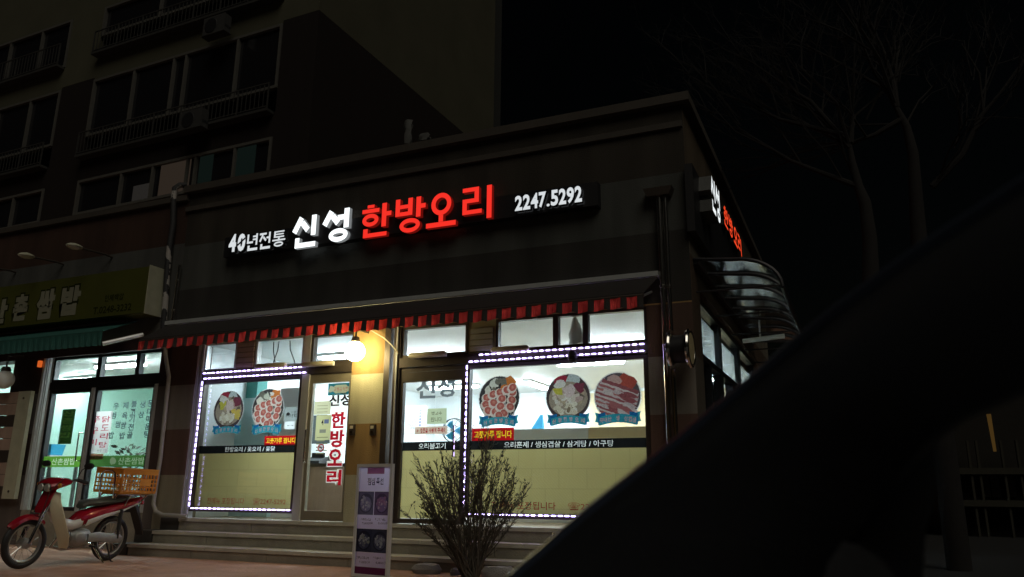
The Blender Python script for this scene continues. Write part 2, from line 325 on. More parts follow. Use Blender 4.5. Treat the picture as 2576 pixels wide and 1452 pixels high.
class Print:
    """A flat printed sheet: shapes laid one over the other, each its own ink."""
    def __init__(s, base=0.0): s.p = []; s.n = 0; s.base = base; s.gain = 1.0; s.grain = 0.0
    def add(s, pts, col): s.p.append((pts, [tuple(range(len(pts)))], col, s.n)); s.n += 1; return s
    def rect(s, x0, x1, z0, z1, col): return s.add([(x0, z0), (x1, z0), (x1, z1), (x0, z1)], col)
    def disc(s, x, z, r, col, rz=None, n=28, rot=0): 
        rz = rz or r; c, q = math.cos(rot), math.sin(rot); pts = []
        for k in range(n):
            a = 2*math.pi*k/n; u, v = r*math.cos(a), rz*math.sin(a); pts.append((x+u*c-v*q, z+u*q+v*c))
        return s.add(pts, col)
    def blob(s, x, z, r, col, n=9, j=0.35, sx=1.0, rot=0.0):
        pts = []; c, q = math.cos(rot), math.sin(rot)
        for k in range(n):
            a = 2*math.pi*k/n; rr = r*(1+random.uniform(-j, j)); u, v = rr*math.cos(a)*sx, rr*math.sin(a); pts.append((x+u*c-v*q, z+u*q+v*c))
        return s.add(pts, col)
    def text(s, body, x0, x1, z0, z1, col, bold=0.0, shear=0.0):
        vs, fs, _, _ = glyphs(body, bold)
        s.p.append(([(x0+(x1-x0)*v[0]+shear*(v[1]-.5), z0+(z1-z0)*v[1]) for v in vs], fs, col, s.n)); s.n += 1; return s
    def build(s, name, parent=None, m=None, y=0.0, step=0.0007, cell=None):
        """Stacked opaque sheets, or (cell given) ONE sheet of small printed cells, so that light from behind passes a single layer."""
        V, Fc, I = [], [], []
        if cell is None:
            for pts, fs, col, l in s.p:
                b = len(V); V += [(u, y-s.base-l*step, w) for u, w in pts]; Fc += [tuple(i+b for i in f) for f in fs]
                I += [tuple(min(.9, c_*s.gain) for c_ in col[:3])+(1,)]*len(fs)
        else:
            us = [u for p in s.p for u, _ in p[0]]; ws = [w for p in s.p for _, w in p[0]]
            u0, w0 = min(us), min(ws); nu, nw = int((max(us)-u0)/cell)+1, int((max(ws)-w0)/cell)+1
            A = np.zeros((nw, nu, 4))
            for pts, fs, col, l in s.p:
                c4 = tuple(min(.9, c_*s.gain) for c_ in col[:3])+(1,)
                for f in fs:
                    q = [pts[k] for k in f]; a0 = max(0, int((min(p[0] for p in q)-u0)/cell)); a1 = min(nu, int((max(p[0] for p in q)-u0)/cell)+1)
                    b0 = max(0, int((min(p[1] for p in q)-w0)/cell)); b1 = min(nw, int((max(p[1] for p in q)-w0)/cell)+1)
                    if a1 <= a0 or b1 <= b0: continue
                    X, Z = np.meshgrid(u0+(np.arange(a0, a1)+.5)*cell, w0+(np.arange(b0, b1)+.5)*cell); ins = np.zeros(X.shape, bool)
                    for k in range(len(q)):
                        (xa, za), (xb, zb) = q[k-1], q[k]
                        if za == zb: continue
                        ins ^= ((za > Z) != (zb > Z)) & (X < (xb-xa)*(Z-za)/(zb-za)+xa)
                    A[b0:b1, a0:a1][ins] = c4
            if s.grain: A[..., :3] *= 1+s.grain*(np.random.RandomState(len(s.p)).rand(nw, nu, 1)*2-1)*np.repeat(np.repeat(np.random.RandomState(3).rand(nw//3+1, nu//3+1, 1), 3, 0), 3, 1)[:nw, :nu]*1.6
            idx = {}
            def vi(a, b):
                if (a, b) not in idx: idx[(a, b)] = len(V); V.append((u0+a*cell, y-s.base, w0+b*cell))
                return idx[(a, b)]
            for b in range(nw):
                a = 0
                while a < nu:
                    if A[b, a, 3] == 0: a += 1; continue
                    e = a
                    while e+1 < nu and (A[b, e+1] == A[b, a]).all(): e += 1
                    Fc.append((vi(a, b), vi(e+1, b), vi(e+1, b+1), vi(a, b+1))); I.append(tuple(A[b, a])); a = e+1
        me = bpy.data.meshes.new(name); me.from_pydata(V, [], Fc); me.materials.append(m or M['print'])
        at = me.color_attributes.new('ink', 'FLOAT_COLOR', 'CORNER')
        at.data.foreach_set('color', [x for p, c in zip(me.polygons, I) for _ in p.vertices for x in c])
        return link(name, me, parent)

# ================================================================== ground
MB().box(-200, 200, -4.2, 200, -0.30, 0.0).build('pavement', M['pave'], kind='structure')
MB().box(-200, 200, -200, -4.36, -0.34, -0.13).build('road', M['asphalt'], kind='structure')
MB().box(-.30, 200, -4.19, 120, -.1, .012).build('dark_ground_sheet', mat('ground_blackout', (.007, .007, .007, 1), .95), kind='structure')  # dark sheet added over the pavement to blacken the ground here
MB().box(-200, 200, -4.36, -4.2, -0.32, 0.004).build('kerb', M['kerb'], kind='structure')

# ================================================================== restaurant
XL, XR = -9.98, -1.68          # left and right end of the restaurant front
ZT, ZF = 5.86, 0.49            # parapet top, shop floor
HEAD = 3.14                    # head of the shop windows
DEPTH = 8.2
bld = thing('restaurant_building', 'single storey restaurant with banded painted render and a lit shop front', 'building', (0, 0, 0))
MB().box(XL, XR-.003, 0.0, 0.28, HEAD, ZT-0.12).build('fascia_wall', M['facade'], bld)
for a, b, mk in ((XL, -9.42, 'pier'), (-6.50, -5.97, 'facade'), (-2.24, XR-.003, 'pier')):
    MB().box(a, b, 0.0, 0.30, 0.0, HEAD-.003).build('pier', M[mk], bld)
MB().box(XL-0.06, XR+0.10, -0.10, 0.30, ZT-0.118, ZT).box(XR-0.2, XR+0.10, 0.3, DEPTH+.6, ZT-0.118, ZT).build('parapet_cap', M['cap'], bld)
MB().box(XL-0.03, XR-.012, -0.045, -0.003, 5.42, 5.50).build('string_course', M['cap'], bld)
MB().box(XL+.003, XR-.35, 0.30, DEPTH+.5, 3.36, 3.5).build('roof', M['cap'], bld)
MB().box(-9.42, -2.24, 0.02, 0.30, 0.0, ZF-.003).build('plinth', M['stone'], bld)
# shop room
MB().box(XL, XR-.3, 0.301, DEPTH, 0.2, ZF).build('room_floor', M['roomfloor'], bld)
MB().box(XL, XR-.3, 0.301, DEPTH, 3.22, 3.35).build('room_ceiling', M['ceiling'], bld)
MB().box(XL, XR-.3, DEPTH, DEPTH+.2, 0.2, 3.35).build('back_wall', M['roomwall'], bld)
MB().box(XL+.003, -9.70, 0.301, DEPTH-.003, ZF+.002, 3.217).build('party_wall', M['roomwall'], bld)
# side wall (faces +x)
SX = XR
YW = [0.55, 2.55, 4.55, 6.6]
MB().box(SX-.26, SX, 0.004, 0.55, 0, ZT-.121).box(SX-.26, SX, 0.553, DEPTH+.6, 3.42, ZT-.121).box(SX-.26, SX, 6.6, DEPTH+.6, 0, 3.417).build('side_wall', M['sidewall'], bld)
for i in range(3):
    a, b = YW[i], YW[i+1]
    fr = MB().box(SX-.20, SX-.08, a, a+.09, ZF, 3.417).box(SX-.20, SX-.08, b-.09, b-.003, ZF, 3.417).box(SX-.20, SX-.08, a+.09, b-.09, 2.60, 2.68)
    fr.box(SX-.20, SX-.08, a+.09, b-.09, 3.34, 3.417).box(SX-.20, SX-.08, a+.09, b-.09, ZF, ZF+.14).box(SX-.19, SX-.07, (a+b)/2-.03, (a+b)/2+.03, ZF+.14, 2.6)
    w = fr.build('side_window', M['dark_alu'], bld)
    MB().box(SX-.15, SX-.142, a+.09, b-.09, 2.68, 3.34).box(SX-.15, SX-.142, a+.09, b-.09, ZF+.14, 2.6).build('pane', M['glass'], w)
    cu = MB()
    for k in range(24):
        y0 = a+.1+(b-a-.2)*k/24; d = 0.03*math.sin(k*1.9)
        cu.box(SX-.36+d, SX-.352+d, y0, y0+(b-a-.2)/24, ZF+.1, 2.58)
    cu.build('curtain', mat('curtain_cloth', (0.10, 0.095, 0.085, 1), 0.9), w)
    MB().poly([(SX-.156, a+.092, 2.682), (SX-.156, b-.092, 2.682), (SX-.156, b-.092, 3.25-.05*i), (SX-.156, a+.092, 3.25-.05*i)]).build('frosted_film', M['frost'], w)
# threshold stone and steps
def slab_row(parent, name, x0, x1, y0, y1, z0, z1, L, m):
    x = x0; rowm = {}
    while x < x1-.02:
        w = min(L*random.uniform(.85, 1.15), x1-x)
        if x1-(x+w) < .25: w = x1-x
        j = random.uniform(-.003, .003)
        MB().box(x+.004, x+w-.004, y0+j, y1, z0, z1+j*.5).build(name, m, parent); x += w
steps = thing('entrance_steps', 'three worn pale stone steps running along the restaurant front', 'steps', (-6, 0, 0))
steps.location = (0, 0, 0)
for (xa, yf, yb, zb, zt, L) in ((-9.72, -.62, -.30, 0.0, .155, 1.25), (-9.62, -.30, .0, 0.0, .325, 1.15), (-9.42, -.02, .30, .0, .0, 1)):
    if zt == 0: continue
    slab_row(steps, 'riser_slab', xa, -1.9, yf+.02, yb, zb, zt-.047, L, M['stone'])
    slab_row(steps, 'tread_slab', xa-.01, -1.9, yf, yb+.02, zt-.045, zt, L*1.3, M['nosing'])
slab_row(steps, 'riser_slab', -9.42, -1.9, -.005, .02, .33, ZF-.035, 1.2, M['stone'])
slab_row(steps, 'tread_slab', -9.42, -1.9, -.03, .30, ZF-.033, ZF+.012, 1.6, M['nosing'])
MB().box(-10.06, -9.73, -.62, .0, 0, .15).box(-9.97, -9.63, -.298, .0, .152, .325).box(-9.78, -9.43, -.02, .0, .327, .50).build('end_block', mat('step_end', (.05, .045, .04, 1), .8), steps)

# ---- windows of the restaurant
def frame(x0, x1, z0, z1, w, y0=0.03, y1=0.12, extra=()):
    f = MB().box(x0, x0+w, y0, y1, z0, z1).box(x1-w, x1, y0, y1, z0, z1).box(x0+w, x1-w, y0, y1, z1-w, z1).box(x0+w, x1-w, y0, y1, z0, z0+w)
    return f
def shop_window(name, x0, x1, z0, z1, m, w=.05, film_top=None, glassm='glass', parent=None):
    o = frame(x0, x1, z0, z1, w).build(name, m, parent or bld)
    MB().box(x0+w, x1-w, .070, .078, z0+w, z1-w).build('pane', M[glassm], o)
    if film_top: MB().poly([(x0+w, .083, z0+w), (x1-w, .083, z0+w), (x1-w, .083, film_top), (x0+w, .083, film_top)]).build('frosted_film', M['film'], o)
    return o
BB, BT = 1.44, 1.555           # black text band heights
# left bay
shop_window('shop_window', -9.30, -7.37, .60, 2.55, M['bronze'], .05, BB+.02)
MB().box(-9.42, -9.385, .01, .10, .5, HEAD-.004).box(-9.372, -9.345, .02, .10, .5, HEAD-.004).box(-9.335, -9.302, .005, .12, .5, HEAD-.004).build('window_stile', M['alu'], bld)
MB().box(-9.30, -6.50, .01, .13, 2.553, 2.69).build('transom_beam', M['bronze'], bld)
MB().box(-7.367, -7.24, .01, .13, ZF+.015, 2.55).build('door_jamb', M['alu'], bld)
a = FR(527, 880).x; b = FR(593, 880).x; c = FR(640, 880).x; d = FR(762, 880).x; e = FR(780, 870).x
shop_window('transom_window', -9.30, b, 2.693, HEAD-.004, M['alu'], .035)
vent = MB().box(b+.002, c-.002, .03, .12, 2.693, HEAD-.004)
vo = vent.build('vent_louver', mat('louver_brown', (.24, .18, .12, 1), .6), bld)
for k in range(5): MB().box(b+.02, c-.02, .012, .028, 2.72+k*.08, 2.78+k*.08).build('slat', M['wood'], vo)
shop_window('transom_window', c, d, 2.693, HEAD-.004, M['alu'], .035)
MB().box(d, e, .02, .13, 2.693, HEAD-.004).build('mullion', M['alu'], bld)
shop_window('transom_window', e, -6.50, 2.693, HEAD-.004, M['bronze'], .04)
door = frame(-7.238, -6.50, ZF+.02, 2.55, .055, .04, .10).box(-7.183, -6.555, .04, .10, 2.42, 2.495).box(-7.183, -6.555, .04, .10, ZF+.075, ZF+.15).build('glass_door', mat('pale_bronze', (.26, .235, .18, 1), .4, .3), bld)
MB().box(-7.183, -6.555, .066, .074, ZF+.15, 2.42).build('pane', M['glass'], door)
MB().tube([(-7.20, .0, 1.3), (-7.20, -.03, 1.3), (-7.20, -.03, 1.75), (-7.20, .0, 1.75)], .011).build('handle', M['steel'], door)
# right bay
MB().box(-5.97, -5.88, .0, .13, ZF, HEAD-.004).box(-5.83, -5.79, .02, .12, ZF, HEAD-.004).box(-5.75, -5.72, .01, .12, ZF, HEAD-.004).build('window_stile', M['bronze'], bld)
xm = FR(1170, 1100).x
MB().box(-5.718, -2.24, .0, .13, 2.56, 2.69).build('transom_beam', M['bronze'], bld)
d2 = frame(-5.718, xm-.03, ZF+.02, 2.555, .06, .03, .10).box(-5.658, xm-.09, .03, .10, 2.36, 2.49).build('glass_door', M['bronze'], bld)
MB().box(-5.658, xm-.09, .066, .074, ZF+.08, 2.36).build('pane', M['glass'], d2)
MB().poly([(-5.655, .08, ZF+.085), (xm-.093, .08, ZF+.085), (xm-.093, .08, BB+.02), (-5.655, .08, BB+.02)]).build('frosted_film', M['film'], d2)
MB().tube([(xm-.14, .03, 1.35), (xm-.14, -.05, 1.35), (xm-.14, -.05, 1.75), (xm-.14, .03, 1.75)], .014).build('handle', M['steel'], d2)
shop_window('shop_window', xm-.027, -2.245, .60, 2.555, M['bronze'], .06, BB+.02)
xs = [-5.718, FR(1178, 860).x, FR(1245, 850).x, FR(1395, 840).x, FR(1470, 830).x, -2.245]
shop_window('transom_window', xs[0], xs[1]-.02, 2.693, HEAD-.004, M['bronze'], .04)
vo = MB().box(xs[1]-.018, xs[2]-.002, .04, .12, 2.693, HEAD-.004).build('vent_louver', mat('louver_cream', (.34, .31, .18, 1), .6), bld)
for k in range(4): MB().box(xs[1]+.02, xs[2]-.04, .012, .038, 2.72+k*.08, 2.785+k*.08).build('slat', M['signcream'], vo)
shop_window('transom_window', xs[2], xs[3], 2.693, HEAD-.004, M['bronze'], .035)
shop_window('transom_window', xs[3]+.002, xs[4], 2.693, HEAD-.004, M['bronze'], .035)
shop_window('transom_window', xs[4]+.002, -2.245, 2.693, HEAD-.004, M['bronze'], .035)

# ---- things in the shop room
def ceil_lamp(p, L, rz, label, m='tubelight', z=3.217, group='ceiling tube lamps of the restaurant'):
    o = thing('ceiling_lamp', label, 'lamp', (p[0], p[1], z), group, rz)
    MB().box(-L/2, L/2, -.09, .09, -.05, 0).build('housing', M['white'], o)
    MB().box(-L/2+.03, L/2-.03, -.075, -.015, -.085, -.052).box(-L/2+.03, L/2-.03, .015, .075, -.085, -.052).build('tube', M[m], o)
q = GR(1485, 915, 3.15); ceil_lamp((q.x, q.y), 1.25, 0, 'lit ceiling tube lamp above the round pork picture in the right window')
q = GR(1080, 944, 3.15); ceil_lamp((q.x, q.y), 1.25, 0, 'lit ceiling tube lamp behind the grey lettering of the right door')
q = GR(1140, 975, 3.15); ceil_lamp((q.x, q.y), 1.25, 0, 'lit ceiling tube lamp deeper in the room by the right door post')
ceil_lamp((-3.4, 2.75), 1.25, 0, 'lit ceiling tube lamp hidden by the beam of the right shop window')
ceil_lamp((-7.9, 1.9), 1.25, 0, 'lit ceiling tube lamp above the turquoise fridge in the left window')
ceil_lamp((-6.75, 2.75), 1.25, 0, 'added unseen tube lamp brightening the left door counter')  # lamp added out of sight behind the beam to brighten the counter
ceil_lamp((-6.3, 6.6), 1.25, R(90), 'lit ceiling tube lamp far back behind the left door')
ceil_lamp((-3.0, 6.9), 1.25, 0, 'lit ceiling tube lamp far back by the yellow wall')
MB().box(FR(1483, 1010, DEPTH-.02).x, XR-.32, DEPTH-.03, DEPTH-.002, ZF, FR(1483, 990, DEPTH).z).build('wall_panel', M['roomyellow'], bld)
# partition with cream end behind the right window
pz = FR(1400, 1078, 1.9).z
o = thing('low_partition', 'white and cream low partition behind the right shop window', 'partition', (FR(1400, 1090, 1.9).x, 1.9, ZF))
at0(o, MB().box(FR(1180, 1090, 1.9).x, FR(1480, 1090, 1.9).x-.003, 1.9, 2.0, ZF, pz).build('panel', M['roomwall']))
at0(o, MB().box(FR(1480, 1090, 1.9).x, -2.05, 1.9, 2.0, ZF, pz).build('panel', M['roomyellow']))
# counter behind the left door
cz = FR(810, 1166, 1.0).z; cx0, cx1 = FR(750, 1200, 1.0).x, FR(905, 1200, 1.0).x
o = thing('counter', 'wood fronted counter with a dark top behind the left door', 'counter', (cx0, 1.0, ZF))
at0(o, MB().box(cx0, cx1, 1.0, 1.6, ZF, cz-.05).build('front_panel', M['wood'])); at0(o, MB().box(cx0-.03, cx1+.03, .97, 1.63, cz-.048, cz).build('top', M['bronze']))
q = FR(792, 1158, 1.25)
o = thing('card_machine', 'dark till machine lying on the counter behind the left door', 'till', (q.x, 1.25, cz))
MB().loft([[(-.17, -.12, 0), (.17, -.12, 0), (.17, .14, 0), (-.17, .14, 0)], [(-.16, -.1, .05), (.16, -.1, .05), (.16, .12, .12), (-.16, .12, .12)]]).build('body', M['tube_dark'], o)
MB().box(-.12, .12, .07, .10, .10, .18).build('screen', M['black'], o)
for i, (px, h, mk, lb) in enumerate(((832, .2, 'bronze', 'dark brown bottle on the counter behind the left door'), (841, .15, 'ac', 'short grey jar on the counter behind the left door'))):
    q = FR(px, 1160, 1.2); o = thing('bottle', lb, 'bottle', (q.x, 1.2, cz))
    MB().lathe([(.0, 0), (.045, 0), (.045, h*.6), (.02, h*.8), (.02, h)], n=14).build('body', M[mk], o, smooth=True); MB().lathe([(.022, h), (.022, h+.02), (0, h+.02)], n=12).build('cap', M['ac'], o)
# tall white cooler and turquoise fridge seen through the left window
x0, x1 = FR(590, 1060, 1.3).x, FR(690, 1060, 1.3).x; fz = FR(640, 1001, 1.3).z
o = thing('fridge', 'pale turquoise fridge standing behind the left shop window', 'fridge', (x0, 1.3, ZF))
at0(o, MB().box(x0, x1, 1.3, 1.9, ZF, fz).build('body', M['palefridge'])); at0(o, MB().box(x0+.03, x1-.03, 1.275, 1.297, ZF+.1, fz-.35).box(x0+.03, x1-.03, 1.275, 1.297, fz-.32, fz-.03).build('door', M['palefridge']))
at0(o, MB().box(x1-.09, x1-.06, 1.25, 1.272, fz-.9, fz-.5).build('handle', M['alu']))
xa, xb = FR(611, 980, 1.5).x, FR(652, 980, 1.5).x; tz = FR(630, 958, 1.5).z
o = tag(MB().box(xa, xb, 1.45, 1.7, fz+.002, tz).build('carton', M['teal']), 'dark teal carton on top of the turquoise fridge', 'carton')
xw = FR(602, 980, 1.5).x
o = thing('pot', 'white round pot on the fridge beside the teal carton', 'pot', (xw-.05, 1.55, fz+.002)); MB().lathe([(0, 0), (.1, 0), (.14, .08), (.14, .2), (.11, .26), (0, .27)], n=18).build('body', M['white'], o, smooth=True)
MB().lathe([(.02, .272), (.03, .30), (0, .31)], n=12).build('lid_knob', M['ac'], o)
x0, x1 = FR(700, 1060, 1.2).x, FR(766, 1060, 1.2).x
o = thing('cooler', 'tall white drinks cooler between the left window and door', 'cooler', (x0, 1.2, ZF)); at0(o, MB().box(x0, x1, 1.2, 1.75, ZF, 2.55).build('body', M['roomwall']))
at0(o, MB().box(x0+.04, x1-.04, 1.18, 1.197, ZF+.2, 2.1).build('door', M['white'])); at0(o, MB().box(x1-.08, x1-.055, 1.15, 1.177, 1.3, 1.8).build('handle', M['alu']))
# menu sheet on the back wall of the right bay, fan
x0, x1, z0, z1 = rect(1020, 1026, 1066, 1090, 3.4)
p = Print(); p.rect(x0, x1, z0, z1, (.8, .82, .84, 1)); L = z1-z0
for k in range(7): p.text(random.choice(['오리훈제', '삼계탕', '아구탕', '한방오리']), x0+.06, x0+(x1-x0)*.6, z1-L*(.14+.115*k), z1-L*(.14+.115*k)+L*.07, (.05, .08, .2, 1)); p.rect(x1-(x1-x0)*.25, x1-.05, z1-L*(.14+.115*k), z1-L*(.14+.115*k)+L*.05, (.1, .1, .3, 1))
tag(p.build('menu_board', None, M['paper'], 3.39), 'white menu board with blue lines inside behind the right door', 'menu')
tag(MB().box(x0-.03, x1+.03, 3.40, 3.5, ZF, z1+.03).build('divider', M['roomwall']), 'white room divider carrying the menu board', 'divider')
q = FR(1142, 1083, 2.6)
o = thing('fan', 'white electric fan behind the right door post', 'fan', (q.x, 2.6, ZF)); h = q.z-ZF
MB().lathe([(0, 0), (.18, 0), (.18, .03), (.02, .05), (.015, h-.15)], n=18).build('stand', M['white'], o); f = MB().torus((0, 0, h), .2, .008, 'y', 24, 6).torus((0, -.06, h), .19, .006, 'y', 24, 6)
for k in range(12): a = k*math.pi/6; f.tube([(0, -.08, h), (.19*math.cos(a), -.06, h+.19*math.sin(a))], .003, 4)
f.build('guard', M['ac'], o)
for k in range(3):
    a = k*2.094; MB().loft([[(0.03*math.cos(a+t), -.02+.02*t, h+.03*math.sin(a+t)) for t in (-.5, 0, .5)], [(.16*math.cos(a+t), -.02+.04*t, h+.16*math.sin(a+t)) for t in (-.5, 0, .5)]], False, False).build('blade', M['blue'], o)
q = FR(1356, 1062, 3.2); o = tag(MB().loft([[(q.x-.16, 3.2, q.z-.14), (q.x+.08, 3.16, q.z-.14), (q.x+.08, 3.25, q.z-.14)], [(q.x+.02, 3.2, q.z+.12), (q.x+.07, 3.19, q.z+.12), (q.x+.07, 3.21, q.z+.12)]]).build('blue_cloth', M['blue']), 'bright blue cloth between two round food pictures in right window', 'cloth')

# ---- LED strips round the windows: thing > module, alike modules share a mesh
lm = MB()
for k in (-1, 0, 1): lm.box(-.0057+k*.017, .0057+k*.017, -.012, 0, -.0075, .0075)
led_me = None
def led_strip(p0, p1, label, pitch=.084, y=-.012):
    global led_me
    p0, p1 = Vector((p0.x, y, p0.z)), Vector((p1.x, y, p1.z)); d = p1-p0; n = max(2, int(d.length/pitch)); u = d.normalized()
    s = thing('led_strip', label, 'light strip', p0, 'LED strips edging the shop windows')
    t = link('backing_strip', None, s); w = Vector((-u.z, 0, u.x))*.007
    mb = MB(); e = d; mb.loft([[w+Vector((0, .011, 0)), -w+Vector((0, .011, 0)), -w+Vector((0, .002, 0)), w+Vector((0, .002, 0))], [e+w+Vector((0, .011, 0)), e-w+Vector((0, .011, 0)), e-w+Vector((0, .002, 0)), e+w+Vector((0, .002, 0))]])
    bpy.data.objects.remove(t); mb.build('backing_strip', M['white'], s)
    ang = math.atan2(u.z, u.x)
    for k in range(n):
        if led_me is None: led_me = lm.build('led_module', M['led'], s).data; o = s.children[-1]; o = [c for c in s.children if c.data == led_me][0]
        else: o = link('led_module', led_me, s)
        o.location = u*(d.length*(k+.5)/n + random.uniform(-.006, .006)); o.rotation_euler = (0, -ang, 0)
Pm = lambda x, y: FR(x, y, -.012)
def row(z, xa, xb): return Vector((xa, 0, z)), Vector((xb, 0, z))
led_strip(*row(2.66, -9.27, -7.27), 'upper of the two LED strips above the left shop window', y=-.006)
led_strip(*row(2.575, -9.24, -7.27), 'lower of the two LED strips above the left shop window')
led_strip(Vector((-9.25, 0, .66)), Vector((-9.25, 0, 2.55)), 'upright LED strip at the left edge of the left shop window')
led_strip(*row(.645, -9.22, -7.37), 'LED strip along the foot of the left shop window')
led_strip(*row(2.665, FR(1203, 893).x, -2.27), 'upper of the two LED strips above the right shop window', y=-.006)
led_strip(*row(2.58, FR(1178, 910).x, -2.27), 'lower of the two LED strips above the right shop window')
led_strip(Vector((FR(1172, 1100).x, 0, .66)), Vector((FR(1172, 1100).x, 0, 2.55)), 'upright LED strip at the left edge of the right shop window')
led_strip(*row(.645, FR(1168, 1293).x+.05, -2.3), 'LED strip along the foot of the right shop window')

# ---- stickers and signs on the glass
WHITE, BLK, RED, YEL = (.85, .85, .82, 1), (.012, .012, .012, 1), (.45, .008, .012, 1), (.85, .66, .03, 1)
YS = .0655
def sticker(name, pr, label, cat='sticker', y=YS, group=None, cell=.005): return tag(pr.build(name, None, M['print'], y, cell=None if name == 'takeaway_lettering' else cell), label, cat, group)
p = Print(); x0, x1 = -9.25, -7.42; p.rect(x0, x1, BB, BT, BLK)
p.text('한방오리 / 옻오리 / 옻닭', FR(558, 1130).x, FR(684, 1130).x, BB+.022, BT-.022, WHITE, .012)
sticker('text_band', p, 'black text band with white menu words on the left shop window')
p = Print(); p.rect(-5.655, xm-.093, BB, BT, BLK); p.text('오리불고기', FR(1047, 1120).x, FR(1115, 1120).x, BB+.02, BT-.02, WHITE, .012)
sticker('text_band', p, 'black text band with five white syllables on the right door')
p = Print(); p.rect(xm+.035, -2.31, BB, BT, BLK); p.text('오리훈제 / 생삼겹살 / 삼계탕 / 아구탕', FR(1262.7, 1115).x, FR(1539.5, 1115).x, BB+.018, BT-.018, WHITE, .012)
sticker('text_band', p, 'long black text band with four dishes on the right shop window')
p = Print(); z0 = FR(610, 1270).z; z1 = FR(610, 1253).z; xm2 = FR(606, 1262).x
p.text('전메뉴 포장됩니다', FR(512.6, 1262).x, FR(606, 1262).x, z0, z1, (.42, .10, .05, 1), .004); sticker('takeaway_lettering', p, 'thin red takeaway lettering low on the left window film', 'lettering'); p = Print(); p.text('☎2247-5292', FR(628, 1262).x, FR(711, 1262).x, z0, z1, (.42, .10, .05, 1), .004)
sticker('takeaway_lettering', p, 'thin red phone number low on the left window film', 'lettering')
p = Print(); z0, z1 = FR(1330, 1283).z, FR(1330, 1263).z
p.text('전메뉴 포장됩니다', FR(1232, 1273).x, FR(1393, 1273).x, z0, z1, (.42, .06, .05, 1), .006); sticker('takeaway_lettering', p, 'thin red takeaway lettering behind the shrub on the right window film', 'lettering'); p = Print(); p.text('☎2247-5292', FR(1424, 1273).x, FR(1566, 1273).x, z0, z1, (.42, .10, .06, 1), .006)
sticker('takeaway_lettering', p, 'thin red phone number low on the right window film', 'lettering')

def duck(p, x, z, r):
    p.disc(x, z, r, (.75, .76, .74, 1)); p.disc(x, z, r*.965, (.05, .045, .045, 1))
    for k in range(11): p.rect(x-r*.7+k*r*.14, x-r*.66+k*r*.14, z-r*.75, z+r*.1, (.35, .33, .31, 1))
    p.blob(x+r*.42, z+r*.62, r*.38, (.55, .17, .04, 1), sx=.7, rot=-.7)
    for k in range(9): p.blob(x+random.uniform(-.45, .35)*r, z+r*random.uniform(.42, .78), r*random.uniform(.10, .2), random.choice([(.62, .60, .52, 1), (.7, .68, .6, 1), (.16, .15, .12, 1), (.5, .5, .4, 1)]))
    p.blob(x-r*.55, z+r*.38, r*.2, (.62, .58, .48, 1))
    spots = [(-.62, .02), (-.66, -.28), (-.55, -.55), (-.32, .16), (-.28, -.22), (-.2, -.6), (.02, .22), (.12, -.05), (.05, -.38), (.22, -.68), (.62, .2), (.6, -.12), (.52, -.42), (.36, .33), (-.02, -.78), (.62, .42)]
    for u, v in spots:
        if u*u+v*v > .76: continue
        rr = r*.24; ro = random.uniform(-.6, .6)
        p.disc(x+u*r, z+v*r, rr, (.66, .56, .48, 1), rr*.9, 14, ro); p.disc(x+u*r+rr*.12, z+v*r+rr*.16, rr*.76, (.42, .11, .09, 1), rr*.66, 12, ro)
        p.blob(x+u*r+rr*.1, z+v*r+rr*.2, rr*.3, (.52, .2, .15, 1))
def hotpot(p, x, z, r, yellow):
    p.disc(x, z, r, (.75, .76, .74, 1)); p.disc(x, z, r*.965, (.07, .05, .05, 1))
    p.blob(x-.25*r, z+.72*r, r*.22, (.30, .03, .05, 1), sx=1.7, j=.1); p.blob(x+.2*r, z+.7*r, r*.26, (.45, .5, .48, 1), sx=1.2, j=.15)
    p.disc(x, z-.05*r, r*.86, (.30, .24, .18, 1), r*.72)
    for k in range(34):
        a, d = random.uniform(0, 6.28), r*.7*math.sqrt(random.random())
        p.blob(x+d*math.cos(a), z+d*math.sin(a)*.85, r*random.uniform(.06, .17), random.choice([(.48, .40, .32, 1), (.55, .47, .38, 1), (.38, .30, .2, 1), (.6, .55, .47, 1), (.14, .11, .08, 1), (.42, .30, .26, 1)]), sx=random.uniform(.7, 1.6), rot=random.uniform(0, 3))
    p.blob(x-.42*r, z+.28*r, r*.22, (.46, .42, .06, 1)); p.blob(x-.4*r, z+.58*r, r*.2, (.6, .56, .5, 1), sx=1.2); p.blob(x+.05*r, z+.25*r, r*.28, (.55, .43, .40, 1))
    p.blob(x+.52*r, z+.40*r, r*.24, (.17, .04, .06, 1))
    if yellow: [p.blob(x+random.uniform(.1, .75)*r, z-random.uniform(.05, .4)*r, r*.15, (.52, .38, .08, 1)) for _ in range(7)]
    for k in range(14): p.blob(x+random.uniform(-.5, .3)*r, z-random.uniform(.25, .65)*r, r*.1, random.choice([(.62, .56, .44, 1), (.55, .48, .36, 1), (.2, .15, .1, 1)]), sx=random.uniform(1, 2.2), rot=random.uniform(0, 3))
